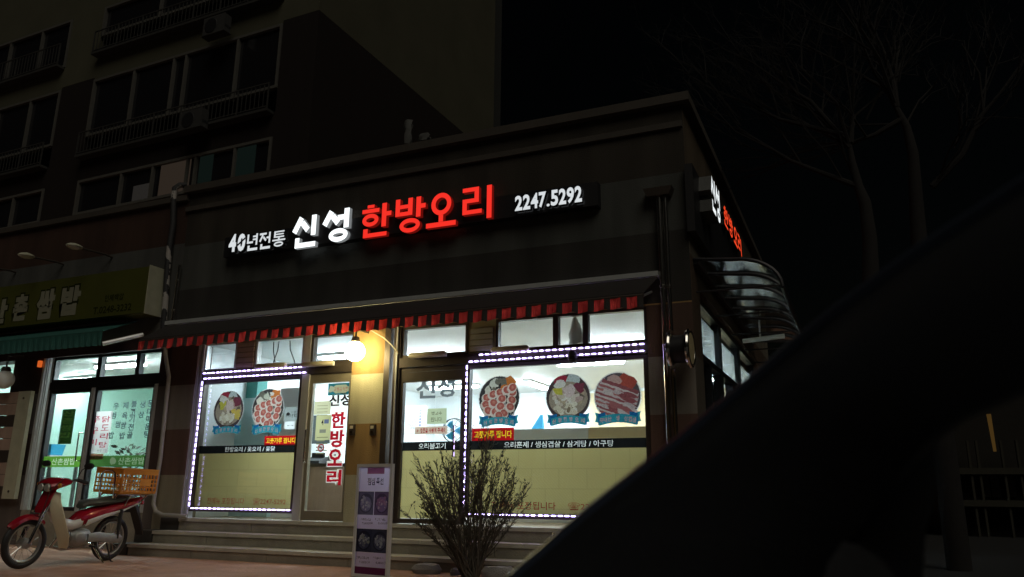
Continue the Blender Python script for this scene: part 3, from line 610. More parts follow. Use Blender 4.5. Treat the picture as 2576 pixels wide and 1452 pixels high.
def pork(p, x, z, r):
    p.disc(x, z, r, (.82, .83, .82, 1)); p.disc(x, z, r*.955, (.10, .08, .085, 1))
    def strip(v, h, col):
        pts = []; n = 16; half = math.sqrt(max(0, (r*.93)**2-(v*r)**2))
        if half < .05*r: return
        ua, ub = -half, half*.93
        for k in range(n+1): t = k/n; uu = ua+(ub-ua)*t; pts.append((uu, v*r+h*r*(.5+random.uniform(-.12, .12))))
        for k in range(n, -1, -1): t = k/n; uu = ua+(ub-ua)*t; pts.append((uu, v*r-h*r*(.5+random.uniform(-.12, .12))))
        c, q = math.cos(-.36), math.sin(-.36)
        pts = [(x+a*c-b*q, z+a*q+b*c) for a, b in pts]
        p.add([(a, b) for a, b in pts if 1], col)
    p.blob(x+.38*r, z+.55*r, r*.33, (.36, .07, .05, 1), 12, .15, 1.3, -.4); p.blob(x-.1*r, z+.7*r, r*.2, (.45, .28, .25, 1), 10, .2, 1.6, -.3); p.blob(x-.55*r, z+.62*r, r*.13, (.5, .52, .5, 1))
    v = -.86
    cols = [(.42, .34, .33, 1), (.30, .10, .10, 1), (.48, .40, .38, 1), (.24, .07, .075, 1), (.45, .36, .35, 1), (.35, .13, .12, 1)]
    k = 0
    while v < .45: strip(v, .14, cols[k % 6]); v += .085; k += 1
    for k in range(16): p.blob(x+random.uniform(-.6, .6)*r, z+random.uniform(-.6, .2)*r, r*.09, random.choice([cols[0], cols[1], cols[3], cols[2]]), sx=3, rot=-.36)
def ribbon(p, x0, x1, z0, z1, txt):
    T, D = (.035, .27, .34, 1), (.012, .12, .30, 1); w, h = x1-x0, z1-z0
    for s in (0, 1):
        g = (lambda t: x0+w*t) if s == 0 else (lambda t: x1-w*t)
        p.add([(g(0), z0+h*.3), (g(.13), z0+h*.22), (g(.13), z0+h*.85), (g(0), z0+h*.98), (g(.03), z0+h*.64)], T)
        p.add([(g(.07), z0+h*.06), (g(.24), z0+h*.3), (g(.24), z1-h*.03), (g(.07), z0+h*.86)], D)
    n = 10; top = []; bot = []
    for k in range(n+1): t = k/n; c = math.sin(math.pi*t)*h*.22; top.append((x0+w*(.1+.8*t), z0+h*.62+c)); bot.append((x0+w*(.1+.8*t), z0+h*.03+c))
    p.add(bot+top[::-1], T)
    sy = [c for c in txt]; n = len(sy)
    for k, c in enumerate(sy):
        if c == ' ': continue
        t = .1+.8*(k+.5)/n; cz = z0+h*.33+math.sin(math.pi*(t-.1)/.8)*h*.22; u = x0+w*(.0+t)
        p.text(c, u-w*.04, u+w*.04, cz-h*.17, cz+h*.17, (.52, .33, .34, 1), .02)
for (cx, cy, rp, rb, kind, txt, lb) in (
        (1250, 1001, 52.3, (1199, 1044, 1299, 1073.5), 'duck', '신성한방오리', 'round picture of sliced raw duck in the right shop window'),
        (1424.4, 998.6, 57.2, (1371, 1040, 1480, 1070), 'pot', '신성한방오리', 'round picture of a duck hotpot in the middle of the right window'),
        (1549.4, 995.6, 60.6, (1492, 1035.4, 1610, 1069), 'pork', '국내산 생 삼겹살', 'round picture of striped raw pork belly at the right window edge'),
        (567, 1031, 38, (527, 1069, 597, 1092), 'poty', '신성한방오리', 'round picture of a duck hotpot in the left shop window'),
        (666, 1027, 40.4, (626, 1066, 699.4, 1093.5), 'duck', '신성한방오리', 'round picture of sliced raw duck in the left shop window')):
    c = FR(cx, cy); r = (FR(cx+rp, cy).x-FR(cx-rp, cy).x)/2; p = Print(); p.gain = .72; p.grain = .34
    if kind == 'duck': duck(p, c.x, c.z, r)
    elif kind == 'pork': pork(p, c.x, c.z, r)
    else: hotpot(p, c.x, c.z, r, kind == 'poty')
    x0, x1, z0, z1 = rect(*rb); ribbon(p, x0, x1, z0, z1, txt)
    sticker('food_picture', p, lb, 'food picture', group='round food pictures on the restaurant glass').data.materials[0] = M['print']
for (r4, t4, lb) in (((658.5, 1096.5, 740, 1119.5), None, 'red notice with yellow lettering in the left shop window'), ((1182, 1077.6, 1287.8, 1106.8), None, 'red notice with yellow lettering in the right window behind the shrub')):
    x0, x1, z0, z1 = rect(*r4); p = Print(); p.rect(x0, x1, z0, z1, RED); p.text('고춧가루 팝니다', x0+(x1-x0)*.05, x1-(x1-x0)*.05, z0+(z1-z0)*.2, z1-(z1-z0)*.2, YEL, .02); sticker('red_notice', p, lb, 'notice')
x0, x1, z0, z1 = rect(709, 1024, 751.5, 1057); p = Print(); p.rect(x0, x1, z0, z1, (.27, .30, .29, 1)); p.disc(x0+.07, z1-.1, .035, BLK, .025); p.text('판매하고 있으니', x0+.13, x1-.03, z1-.1, z1-.06, BLK); p.text('사리에 판매합니다', x0+.03, x1-.03, z0+.05, z0+.1, BLK); sticker('grey_notice', p, 'small grey notice with a black oval in the left shop window', 'notice')
x0, x1, z0, z1 = rect(709, 1060, 733.6, 1078); p = Print(); p.rect(x0, x1, z0, z1, (.8, .82, .82, 1)); p.text('판 매', x0+.05, x1-.03, z0+.04, z1-.05, (.1, .1, .1, 1), .01); sticker('paper_note', p, 'small white note under the grey notice in the left window', 'notice')
# door stickers
p = Print(); OUT = (.80, .78, .72, 1)
def outlined(p, ch, px, col):
    x0, x1, z0, z1 = rect(*px); g = .02
    p.text(ch, x0-g*.5, x1+g*.5, z0-g*.5, z1+g*.5, OUT, .12); p.text(ch, x0, x1, z0, z1, col, .035)
outlined(p, '신', (822, 993, 846, 1020), (.02, .015, .015, 1)); outlined(p, '성', (850, 990, 876, 1019), (.02, .015, .015, 1))
for ch, px in (('한', (827.6, 1036.5, 860.5, 1076.5)), ('방', (825, 1082, 858, 1125)), ('오', (819, 1129, 852.5, 1172)), ('리', (816, 1182, 850.5, 1221))): outlined(p, ch, px, (.40, .006, .015, 1))
sticker('door_lettering', p, 'large red and black shop name running down the left glass door', 'lettering')
x0, x1, z0, z1 = rect(819.6, 964, 881, 991); p = Print(); p.rect(x0, x1, z0, z1, (.02, .12, .14, 1)); p.disc((x0+x1)/2, (z0+z1)/2, .17, (.30, .30, .18, 1), .07, 6); p.text('모범음식점', (x0+x1)/2-.12, (x0+x1)/2+.12, (z0+z1)/2-.03, (z0+z1)/2+.03, (.30, .06, .05, 1)); p.blob(x0+.06, (z0+z1)/2, .05, (.3, .3, .2, 1)); p.blob(x1-.06, (z0+z1)/2, .05, (.3, .3, .2, 1)); sticker('award_plate', p, 'dark teal award plate at the top of the left door', 'sign')
x0, x1, z0, z1 = rect(784.7, 1009, 824, 1041); p = Print(); p.rect(x0, x1, z0, z1, (.55, .53, .34, 1)); [p.rect(x0+.05, x1-.05, z1-.07-.045*k, z1-.06-.045*k, (.32, .30, .2, 1)) for k in range(4)]; sticker('paper_notice', p, 'cream paper notice with faint lines on the left door', 'notice')
x0, x1, z0, z1 = rect(782, 1044.5, 822.5, 1115); p = Print(); p.rect(x0, x1, z0, z1, (.10, .12, .12, 1)); p.rect(x0+.05, x1, z0+.05, z1, (.48, .46, .24, 1)); p.text('4', x0+.14, x0+.18, z1-.14, z1-.06, BLK, .02); p.rect(x1-.12, x1-.04, z1-.12, z1-.06, (.1, .12, .2, 1)); p.rect(x0+.12, x1-.08, z1-.25, z1-.2, (.2, .2, .15, 1)); [p.rect(x0+.08, x1-.04-.05*(k % 2), z1-.32-.045*k, z1-.305-.045*k, (.25, .24, .13, 1)) for k in range(6)]; sticker('form_notice', p, 'olive form notice with a dark edge below the cream notice', 'notice')
c = FR(800, 1126); p = Print(); p.disc(c.x, c.z, .062, (.62, .62, .62, 1)); p.disc(c.x, c.z, .056, (.5, .03, .03, 1)); p.disc(c.x, c.z, .04, (.62, .62, .62, 1)); p.add([(c.x-.03, c.z+.035), (c.x-.038, c.z+.028), (c.x+.03, c.z-.035), (c.x+.038, c.z-.028)], (.5, .03, .03, 1)); p.rect(c.x-.03, c.x+.025, c.z-.006, c.z+.006, (.1, .1, .1, 1)); sticker('no_smoking_sticker', p, 'round red no smoking sticker on the left door', 'sticker')
# right door stickers
x0, x1, z0, z1 = rect(1042, 952, 1092, 1000); p = Print(); p.text('신', x0, x1-.02, z0, z1, (.17, .19, .20, 1), .03); x0, x1, z0, z1 = rect(1094, 948, 1138, 997); p.text('성', x0, x1, z0, z1, (.17, .19, .20, 1), .03); sticker('door_lettering', p, 'two large grey syllables at the top of the right door', 'lettering')
x0, x1, z0, z1 = rect(1069, 1027, 1117, 1065); p = Print(); p.rect(x0, x1, z0, z1, (.52, .58, .38, 1)); p.text('햇고추', x0+.06, x1-.07, z0+(z1-z0)*.57, z1-.04, (.06, .08, .05, 1)); p.text('팝니다', x0+.06, x1-.07, z0+.03, z0+(z1-z0)*.43, (.06, .08, .05, 1)); sticker('paper_notice', p, 'pale green paper notice on the right door', 'notice')
x0, x1, z0, z1 = rect(1037.7, 1073, 1119.3, 1090.5); p = Print(); p.rect(x0, x1, z0, z1, (.62, .46, .36, 1)); p.text('← 옆문을 사용해 주세요', x0+.03, x1-.03, z0+.02, z1-.02, (.35, .03, .03, 1), .02); sticker('paper_notice', p, 'narrow cream notice with a red arrow on the right door', 'notice')

# ---- globe lamp, tube lamps, push buttons
g = FR(893, 884, -.30)
o = thing('globe_lamp', 'lit yellow globe lamp hanging beside the left door', 'lamp', (g.x, -.30, g.z))
ms = MB(); ms.lathe([(0.0, -.138)]+[(.138*math.sin(t*math.pi/14), -.138*math.cos(t*math.pi/14)) for t in range(1, 13)]+[(.05, .128)], n=26).build('globe', M['globe'], o, smooth=True)
MB().lathe([(.02, .21), (.05, .195), (.062, .135), (.05, .126)], n=18).build('cap', M['bronze'], o); MB().tube([(0, 0, .20), (0, .0, .27), (0, .05, .31), (0, .30, .315)], .012).build('bracket', M['bronze'], o)
wire = [FR(905, 828, -.05), FR(935, 832, -.06), FR(965, 850, -.05), FR(985, 868, -.03), FR(1003, 890, -.02)]
tag(MB().tube(wire, .008, 6).build('lamp_cable', M['ivory']), 'pale cable running from the globe lamp across the yellow pillar', 'cable')
def tube_lamp(pa, pb, label, y=-.07):
    A, B = FR(*pa, y), FR(*pb, y); mid = (A+B)/2; L = (B.x-A.x)/2
    o = thing('tube_lamp', label, 'lamp', mid, 'unlit tube lamps under the awnings')
    MB().tube([(-L, 0, 0), (-L+.03, 0, 0), (L-.03, 0, 0), (L, 0, 0)], [.02, .038, .038, .02], 10).build('diffuser', M['ivory'], o, smooth=True); MB().box(-L+.02, L-.02, .03, -y-.005 if y < -.05 else .05, -.03, .03).build('base', M['white'], o)
tube_lamp((643, 921), (718, 919), 'unlit ivory tube lamp above the left shop window'); tube_lamp((757, 919), (838, 912), 'unlit ivory tube lamp above the left door')
tube_lamp((1028, 897), (1122, 888), 'unlit ivory tube lamp above the right door'); tube_lamp((1236, 882), (1330, 874), 'unlit ivory tube lamp above the right shop window')
for px, lb in ((888, 'small push button box left on the brown pillar band'), (940, 'small push button box right on the brown pillar band')):
    c = FR(px, 1082); o = thing('button_box', lb, 'switch', (c.x, -.005, c.z)); MB().box(-.04, .04, -.035, .004, -.075, .075).build('case', M['bronze'], o); MB().box(-.024, .024, -.042, -.036, .015, .055).build('button', M['ivory'], o); MB().box(-.02, .02, -.042, -.036, -.05, -.012).build('button', M['steel'], o)

# ---- red striped awning
aw = thing('awning', 'dark awning with a red striped scalloped valance over the restaurant', 'awning', (-6, -.9, 2.9)); aw.location = (0, 0, 0)
yA, zA0, zA1 = -.62, 2.985, 3.135
xa, xb = FR(348, 880, yA).x, FR(1620, 770, yA).x
MB().box(-10.07, -2.05, -.13, -.003, 3.47, 3.53).build('head_bar', M['alu'], aw)
MB().loft([[(-10.05, -.10, 3.46), (-2.06, -.10, 3.46), (-2.06, -.10, 3.45), (-10.05, -.10, 3.45)], [(xa, yA, zA1+.012), (xb, yA, zA1+.012), (xb, yA, zA1), (xa, yA, zA1)]]).build('canopy', M['canvas'], aw)
va = MB(); n = 40; pw = (xb-xa)/n
for k in range(n):
    for s, mi in ((0, 0), (1, 1)):
        u0 = xa+pw*(k+(.0 if s == 0 else .62)); u1 = xa+pw*(k+(.62 if s == 0 else 1.0)); va.k = mi; m_ = 6; top = []; bot = []
        for q in range(m_+1):
            u = u0+(u1-u0)*q/m_; ph = ((u-xa)/pw) % 1.0; sag = .018*math.sin(k*1.7)+.008*math.sin(k*.6); wv = .022*math.sin(2*math.pi*(u-xa)/pw)
            top.append((u, yA-.004, zA1-.002)); bot.append((u, yA-.012+wv, zA0+.016*abs(math.sin(math.pi*ph))-.02+sag*.4))
        va.loft([top, bot], False, False)
va.build('valance', [M['red_cloth'], M['dark_cloth']], aw)
for x in (xa+.05, -6.1, xb-.05): MB().tube([(x, -.02, 3.30), (x, yA+.03, zA1-.03)], .016).build('arm', M['alu'], aw)
MB().tube([(xa, yA+.01, zA1-.015), (xb, yA+.01, zA1-.015)], .02).build('front_bar', M['bronze'], aw)

# ---- main lit sign
YF = -.22
sg = thing('shop_sign', 'long black shop sign with lit white and red letters over the awning', 'sign', (-6, -.1, 4.3)); sg.location = (0, 0, 0)
zb = .5*(FR(562, 645, -.14).z+FR(1504, 519, -.14).z); zt = .5*(FR(566, 598, -.14).z+FR(1500, 458, -.14).z)
MB().box(FR(562, 645, -.14).x, FR(1504, 519, -.14).x, -.14, -.004, zb, zt).build('panel', M['black'], sg)
def solid_letter(ch, x0, x1, z0, z1, m, parent, bold=.05, mapper=None, dep=.07, lab=None):
    mp = mapper or (lambda u, w, d: (u, YF+dep-d, w)); V, Fs, Mi = [], [], []
    P_ = lambda u, w, d: mp(x0+(x1-x0)*u, z0+(z1-z0)*w, d)
    if ch in STROKES:
        for si, st in enumerate(STROKES[ch]):
            dd = dep-.0008*si; ring = len(st) > 1
            for poly in st:
                b = len(V); n = len(poly); V += [P_(u, w, dd) for u, w in poly]+[P_(u, w, 0) for u, w in poly]
                Fs.append(tuple(range(b, b+n))); Mi.append(0)
                for k in range(n):
                    if ring and k in (1, 3): continue
                    Fs.append((b+k, b+n+k, b+n+(k+1) % n, b+(k+1) % n)); Mi.append(1)
    else:
        vs, fs, ns, _ = glyphs(ch, bold, 0.5); V = [P_(v[0], v[1], (v[2]+.5)*dep) for v in vs]; Fs = fs; Mi = [0 if abs(q) > .5 else 1 for q in ns]
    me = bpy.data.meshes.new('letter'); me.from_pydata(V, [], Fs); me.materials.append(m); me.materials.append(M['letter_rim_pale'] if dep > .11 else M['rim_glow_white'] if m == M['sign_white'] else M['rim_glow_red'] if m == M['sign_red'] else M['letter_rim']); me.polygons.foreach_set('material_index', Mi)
    return link('letter', me, parent)
ref = lambda a, b, c_, d_: rect(a, b, c_, d_, YF)
# heights of the three letter sizes taken once, so that all stand on level lines
zw0 = .5*(FR(737, 620, YF).z+FR(1162, 552, YF).z)
for ch, px, mk, bd in (('4', (576, 590, 594, 634), 'sign_grey', .05), ('0', (598, 588, 617, 632), 'sign_grey', .05), ('년', (620, 589, 649, 630), 'sign_grey', .05), ('전', (652, 585, 681, 626), 'sign_grey', .05), ('통', (685, 581, 717, 620), 'sign_grey', .05),
                       ('신', (737, 544, 797, 622), 'sign_white', .045), ('성', (813, 527.5, 878, 608), 'sign_white', .045),
                       ('한', (909, 514, 984, 595), 'sign_red', .045), ('방', (993, 498, 1070, 584.4), 'sign_red', .045), ('오', (1073, 485.6, 1147, 570), 'sign_red', .045), ('리', (1162, 470, 1238, 552), 'sign_red', .045)):
    a, b = FR(px[0], (px[1]+px[3])/2, YF), FR(px[2], (px[1]+px[3])/2, YF); mx_ = (px[0]+px[2])/2
    solid_letter(ch, a.x, b.x, FR(mx_, px[3], YF).z, FR(mx_, px[1], YF).z, M[mk], sg, bd)
for i, ch in enumerate('2247.5292'):
    t0 = [0, .117, .234, .351, .468, .53, .648, .765, .882][i]; t1 = t0+(.045 if ch == '.' else .108)
    lx = lambda t: 1295.5+(1465.5-1295.5)*t
    cx = (lx(t0)+lx(t1))/2; yb = 531.5+(507-531.5)*(cx-1295.5)/170; yt = 494+(466-494)*(cx-1295.5)/170
    if ch == '.': yt = yb-7
    solid_letter(ch, FR(lx(t0), (yb+yt)/2, YF).x, FR(lx(t1), (yb+yt)/2, YF).x, FR(cx, yb, YF).z, FR(cx, yt, YF).z, M['sign_grey'], sg, .035)

z_ = FR(607, 612, YF); MB().loft([[(z_.x-.075, YF-.012, z_.z-.05), (z_.x+.075, YF-.012, z_.z+.055), (z_.x+.075, YF-.004, z_.z+.055), (z_.x-.075, YF-.004, z_.z-.05)], [(z_.x-.075, YF-.012, z_.z-.02), (z_.x+.075, YF-.012, z_.z+.085), (z_.x+.075, YF-.004, z_.z+.085), (z_.x-.075, YF-.004, z_.z-.02)]]).build('unlit_slash_bar', M['black'], sg)  # black bar added over the zero to imitate its unlit stretch
# ---- side sign on the gable (reads along +y)
xs0 = SX+.10; xw, xr_ = SX+.26, SX+.16
s2 = thing('side_sign', 'black sign with lit white and red letters on the side wall', 'sign', (SX, 3, 5.2)); s2.location = (0, 0, 0)
wa, wb = SD(1782, 431, xw), SD(1797, 535, xw); wc, wd = SD(1809, 478, xw), SD(1815, 568, xw)
ra, rb_ = SD(1814, 506, xr_), SD(1829, 588, xr_); rc_, rd_ = SD(1860, 590, xr_), SD(1871, 642, xr_)
MB().box(SX+.003, xs0, -.10, rd_.y+1.2, .5*(wb.z+wd.z)-.38, .5*(wa.z+wc.z)+.02).build('panel', M['black'], s2)
def sletters(txt, ya, yb_, z0_, z1_, xf, m_):
    cell = (yb_-ya)/len(txt)
    for i, ch in enumerate(txt): solid_letter(ch, ya+cell*(i+.04), ya+cell*(i+.95), z0_, z1_, m_, s2, .04, lambda u, w, d: (xs0+d, u, w), xf-xs0)
sletters('신성', .5*(wa.y+wb.y), .5*(wc.y+wd.y), .5*(wb.z+wd.z), .5*(wa.z+wc.z), xw, M['side_white'])
sletters('한방오리', .5*(ra.y+rb_.y), .5*(rc_.y+rd_.y), .5*(rb_.z+rd_.z), .5*(ra.z+rc_.z), xr_, M['side_red'])

# ---- side canopy of curved ribs
cp = thing('side_canopy', 'curved ribbed glass canopy over the side entrance', 'canopy', (SX, 0, 3.6)); cp.location = (0, 0, 0)
ztop, zlow, xo = SD(1767, 656, SX).z if False else 3.72, 3.28, -.66
y0c, nb, pit = .20, 9, .72
def prof(off=0.0):
    pts = []
    for k in range(13):
        t = k/12
        if t < .35: pts.append((SX+(xo-.55-SX)*(t/.35), ztop-.05*(t/.35)+off))
        else:
            a = (t-.35)/.65*math.pi/2; pts.append((xo-.55+.55*math.sin(a), ztop-.05-(ztop-.05-zlow)*(1-math.cos(a))+off))
    return pts
for k in range(nb):
    y = y0c+pit*k; MB().tube([(x, y, z) for x, z in prof()], .024, 8).build('rib', M['dark_alu'], cp, smooth=True)
    MB().tube([(SX+.02, y, zlow+.02), (xo-.02, y, zlow+.02)], .013, 6).build('tie_bar', M['dark_alu'], cp) if k % 2 == 0 else None
for k in range(nb-1):
    a, b = y0c+pit*k+.03, y0c+pit*(k+1)-.03; P_ = prof(.012)
    MB().loft([[(x, a, z) for x, z in P_], [(x, b, z) for x, z in P_]], False, False).build('sheet', M['canopy_glass'], cp, smooth=True)
MB().box(SX+.003, SX+.06, y0c, y0c+pit*(nb-1), ztop-.06, ztop+.02).build('wall_beam', M['dark_alu'], cp); MB().tube([(xo, y0c, zlow), (xo, y0c+pit*(nb-1), zlow)], .026).build('edge_beam', M['dark_alu'], cp)
a, b = FR(1868, 856, 4.2), FR(1974, 848, 4.2)
o = thing('tube_lamp', 'unlit white tube lamp slung under the side canopy', 'lamp', (a+b)/2); hl = (b.x-a.x)/2; MB().tube([(-hl, 0, -.02), (hl, 0, .02)], .04).build('diffuser', M['white'], o, smooth=True); MB().tube([(-.05, 0, .03), (-.05, 0, .30)], .015).build('hanger', M['white'], o)

# ---- round drum sign on the right pier
c = FR(1712, 878, -.32)
o = thing('round_sign', 'round drum shaped sign with chrome rims projecting from the right pier', 'sign', (c.x, -.32, c.z))
MB().lathe([(.16, -.085), (.16, .085)], axis='x', n=32).build('drum', M['black'], o, smooth=True)
for s in (-1, 1): MB().torus((s*.105, 0, 0), .20, .03, 'x', 36, 8).build('rim', M['steel'], o, smooth=True); MB().lathe([(.19, s*.10), (.19, s*.125)], axis='x', n=32).build('face', mat('mottled_face', (.55, .46, .26, 1), .4, 0, .6, 22, .1), o)
MB().tube([(0, .14, 0), (0, .33, 0)], .025).build('bracket', M['black'], o)

# ---- pipes and hoses on the front
def pipe(label, pts, r, m, cat='pipe', name='drain_pipe', clips=True):
    o = thing(name, label, cat, pts[0]); b = Vector(pts[0]); L = [Vector(p)-b for p in pts]
    MB().tube(L, r, 12).build('tube', M[m], o, smooth=True)
    if clips:
        for t in (.28, .8): q = L[0].lerp(L[-1], t); MB().lathe([(r+.003, -.015), (r+.009, -.012), (r+.009, .012), (r+.003, .015)], q, 'z', 12).build('clip', M['steel'], o)
    return o
x1, x2 = FR(1666, 700, -.08).x, FR(1679, 700, -.08).x; zt_ = FR(1668, 494, -.08).z
o = pipe('bright stainless drain pipe on the right pier, nearer the window', [(x1, -.09, zt_), (x1+.012, -.09, .35)], .034, 'steel'); MB().loft([[(-.14, -.06, .0), (.14, -.06, .0), (.14, .08, .0), (-.14, .08, .0)], [(-.18, -.08, .10), (.18, -.08, .10), (.18, .08, .10), (-.18, .08, .10)]]).build('hopper', M['bronze'], o)
pipe('bright stainless drain pipe on the right pier, nearer the corner', [(x2+.012, -.09, zt_-.01), (x2+.03, -.09, .35)], .030, 'steel')
x1 = FR(443, 740, -.05).x
pipe('short stainless drain pipe left of the awning', [(x1+.02, -.06, FR(452, 668, -.05).z), (x1-.0, -.06, FR(432, 811, -.05).z)], .028, 'steel')
def flaky():
    m = mat('flaking_tape', (.03, .028, .028, 1), .7, 0, .2, 5, .3); nt = m.node_tree; p_ = nt.nodes['Principled BSDF']
    nz = nt.nodes.new('ShaderNodeTexNoise'); nz.inputs['Scale'].default_value = 3.5; nz.inputs['Detail'].default_value = 4; cr = nt.nodes.new('ShaderNodeValToRGB'); cr.color_ramp.interpolation = 'CONSTANT'
    cr.color_ramp.elements[0].color = (.02, .02, .022, 1); cr.color_ramp.elements[1].position = .56; cr.color_ramp.elements[1].color = (.34, .32, .30, 1)
    ge = nt.nodes.new('ShaderNodeNewGeometry'); nt.links.new(ge.outputs['Position'], nz.inputs['Vector']); nt.links.new(nz.outputs['Fac'], cr.inputs[0]); nt.links.new(cr.outputs[0], p_.inputs['Base Color']); return m
M['flaky'] = flaky()
P = [FR(470, 466, .06), FR(452, 466, -.02), FR(440, 474, -.07), FR(437, 500, -.08), FR(436, 560, -.08), FR(427, 620, -.09), FR(420, 690, -.09), FR(417, 750, -.08), FR(411, 826, -.08)]
pipe('black taped pipe with flaking white wrap between the two shops', P, .048, 'flaky', name='taped_pipe', clips=False)
P = [FR(414, 870, -.10), FR(418, 905, -.09), FR(425, 948, -.07), FR(413, 1060, -.08), FR(404, 1150, -.08), FR(391, 1230, -.09), FR(386, 1268, -.10), FR(392, 1287, -.11), FR(408, 1296, -.12), FR(447, 1298, -.10), FR(470, 1299, -.06)]
pipe('pale flexible hose curving down the pier to the top step', P, .032, 'cable', 'hose', 'drain_hose', False)

# ---- small things seen through the transoms
for px, w_, lb in ((688, .06, 'black cable hanging behind the left transom, left strand'), (702, -.08, 'black cable hanging behind the left transom, middle strand'), (728, .12, 'thin black cable hanging behind the left transom, right strand')):
    a = FR(px, 866, .3); tag(MB().tube([(a.x, .3, 3.2), (a.x+w_*.2, .3, 3.0), (a.x+w_, .3, 2.82), (a.x+w_*1.2, .3, 2.70)], .008, 6).build('cable', M['tube_dark']), lb, 'cable')
a = FR(1447, 800, .35); o = thing('plastic_bag', 'crumpled white plastic bag hanging behind the right transom', 'bag', (a.x, .35, 3.2)); rings = []
for k in range(8): t = k/7; rings.append([((.02+.075*math.sin(t*2.2))*math.cos(j*math.pi/6)*(1+random.uniform(-.25, .25)), .05*math.sin(j*math.pi/6)*(1+t), -.06-.36*t+random.uniform(-.02, .02)) for j in range(12)])
MB().loft(rings).build('body', M['white'], o, smooth=True); MB().tube([(0, 0, 0), (.01, 0, -.08)], .02).build('handles', M['frost'], o)
a = FR(1440, 897, -.08); o = thing('dome_camera', 'black dome camera under the LED strips of the right window', 'camera', (a.x, -.08, a.z)); MB().lathe([(.06, .0), (.062, -.02), (.05, -.055), (.025, -.075), (0, -.08)], n=18).build('dome', M['tube_dark'], o, smooth=True); MB().lathe([(.045, .06), (.06, .03), (.06, .002)], n=18).build('base', M['ac'], o)
MB().box(-5.778, -5.755, -.01, .115, ZF, HEAD-.004).build('window_stile', M['alu'], bld)
# ================================================================== neighbour shop
nb_ = thing('neighbour_shop', 'darker neighbouring restaurant with a green awning and aqua interior', 'building', (0, 0, 0))
NX0, NX1 = -15.2, XL-.004
zN = FR(200, 525).z; NH = 3.12
MB().box(NX0, NX1, 0.002, .28, NH, 5.62).build('fascia_wall', M['nbwall'], nb_)
MB().box(NX0, NX1, -.07, .30, 5.623, 5.72).build('parapet_cap', M['cap'], nb_)
n0, n1 = -12.99, -10.19
MB().box(n1, NX1, .002, .30, 0, NH-.003).build('pier', M['nbwall'], nb_); MB().box(-13.75, n0, .002, .30, 0, NH-.003).build('pier', M['nbwall'], nb_)
MB().box(n0, n1, .02, .30, 0, .56).build('plinth', M['stone'], nb_)
MB().box(NX0, NX1, .301, 5.2, .2, .52).build('room_floor', M['roomfloor'], nb_); MB().box(NX0, NX1, .301, 5.2, 3.16, 3.3).build('room_ceiling', M['ceiling'], nb_)
MB().box(NX0, NX1, 5.2, 5.4, .2, 3.3).build('back_wall', M['aqua'], nb_); MB().box(NX1-.15, NX1-.003, .301, 5.197, .522, 3.157).build('side_wall', M['roomwall'], nb_); MB().box(NX0, NX0+.15, .301, 5.197, .522, 3.157).build('side_wall', M['aqua'], nb_)
MB().box(n0+.4, -10.4, 5.17, 5.197, .522, 2.5).build('wall_panel', M['roomwall'], nb_)
MB().box(n0, n0+.05, .0, .11, .56, NH-.004).box(n0+.07, n0+.10, .02, .11, .56, NH-.004).box(n0+.14, n0+.17, .0, .11, .56, NH-.004).box(n0+.20, n0+.24, .02, .12, .56, NH-.004).build('window_stile', M['alu'], nb_)
n2 = n0+.245; nm = FR(231, 1010).x
MB().box(n2, n1, .01, .13, 2.55, 2.68).build('transom_beam', M['dark_alu'], nb_)
tx = [n2, FR(243, 940).x, FR(341, 930).x, n1]
for a, b in zip(tx, tx[1:]): shop_window('transom_window', a+.002, b, 2.683, NH-.004, M['dark_alu'], .045, parent=nb_)
nd = frame(n2, nm-.05, .56, 2.547, .06).build('glass_door', M['dark_alu'], nb_); MB().box(n2+.06, nm-.11, .07, .078, .62, 2.487).build('pane', M['glass'], nd)
MB().tube([(nm-.14, .03, 1.35), (nm-.14, -.04, 1.35), (nm-.14, -.04, 1.8), (nm-.14, .03, 1.8)], .013).build('handle', M['steel'], nd)
MB().box(nm-.048, nm+.02, .0, .13, .56, 2.547).build('mullion', M['alu'], nb_)
shop_window('shop_window', nm+.022, n1-.08, .56, 2.547, M['dark_alu'], .05, parent=nb_)
MB().box(n1-.078, n1-.045, .0, .12, .56, 2.547).box(n1-.03, n1-.003, .0, .12, .56, 2.547).build('window_stile', M['alu'], nb_)
q = GR(188, 955, 3.1); o = ceil_lamp((q.x, q.y), 1.2, 0, 'lit ceiling tube lamp inside the neighbour shop near the door', 'tubelight2', 3.157, 'ceiling tube lamps of the neighbour shop')
ceil_lamp((-12.3, 1.0), 1.2, 0, 'added tube lamp brightening the neighbour shop front above its door', 'tubelight2', 3.157, 'ceiling tube lamps of the neighbour shop')  # extra lamp added near the front to brighten this shop's window
ceil_lamp((-10.9, 1.3), 1.2, 0, 'lit ceiling tube lamp inside the neighbour shop by the lettered window', 'tubelight2', 3.157, 'ceiling tube lamps of the neighbour shop')
GRN = (.10, .26, .035, 1)
x0, x1, z0, z1 = rect(108, 1142, 196, 1168); xn0, xn1 = n2+.06, nm-.11; zg0, zg1 = FR(290, 1174).z, FR(290, 1146).z
p = Print(); p.rect(xn0, xn1, zg0, zg1, GRN); p.text('산촌쌈밥', FR(122, 1155).x, FR(181, 1155).x, zg0+.035, zg1-.03, (.55, .62, .5, 1), .01); sticker('green_band', p, 'green band with white syllables on the neighbour door', 'sticker', .064)
p = Print(); p.rect(nm+.075, n1-.13, zg0, zg1, (.045, .12, .03, 1)); p.blob(FR(276, 1158).x, (zg0+zg1)/2, .06, (.2, .25, .16, 1)); p.text('산촌쌈밥', FR(289, 1155).x, FR(355, 1155).x, zg0+.035, zg1-.03, (.25, .31, .22, 1), .01); sticker('green_band', p, 'dark green band with syllables on the neighbour window', 'sticker', .064)
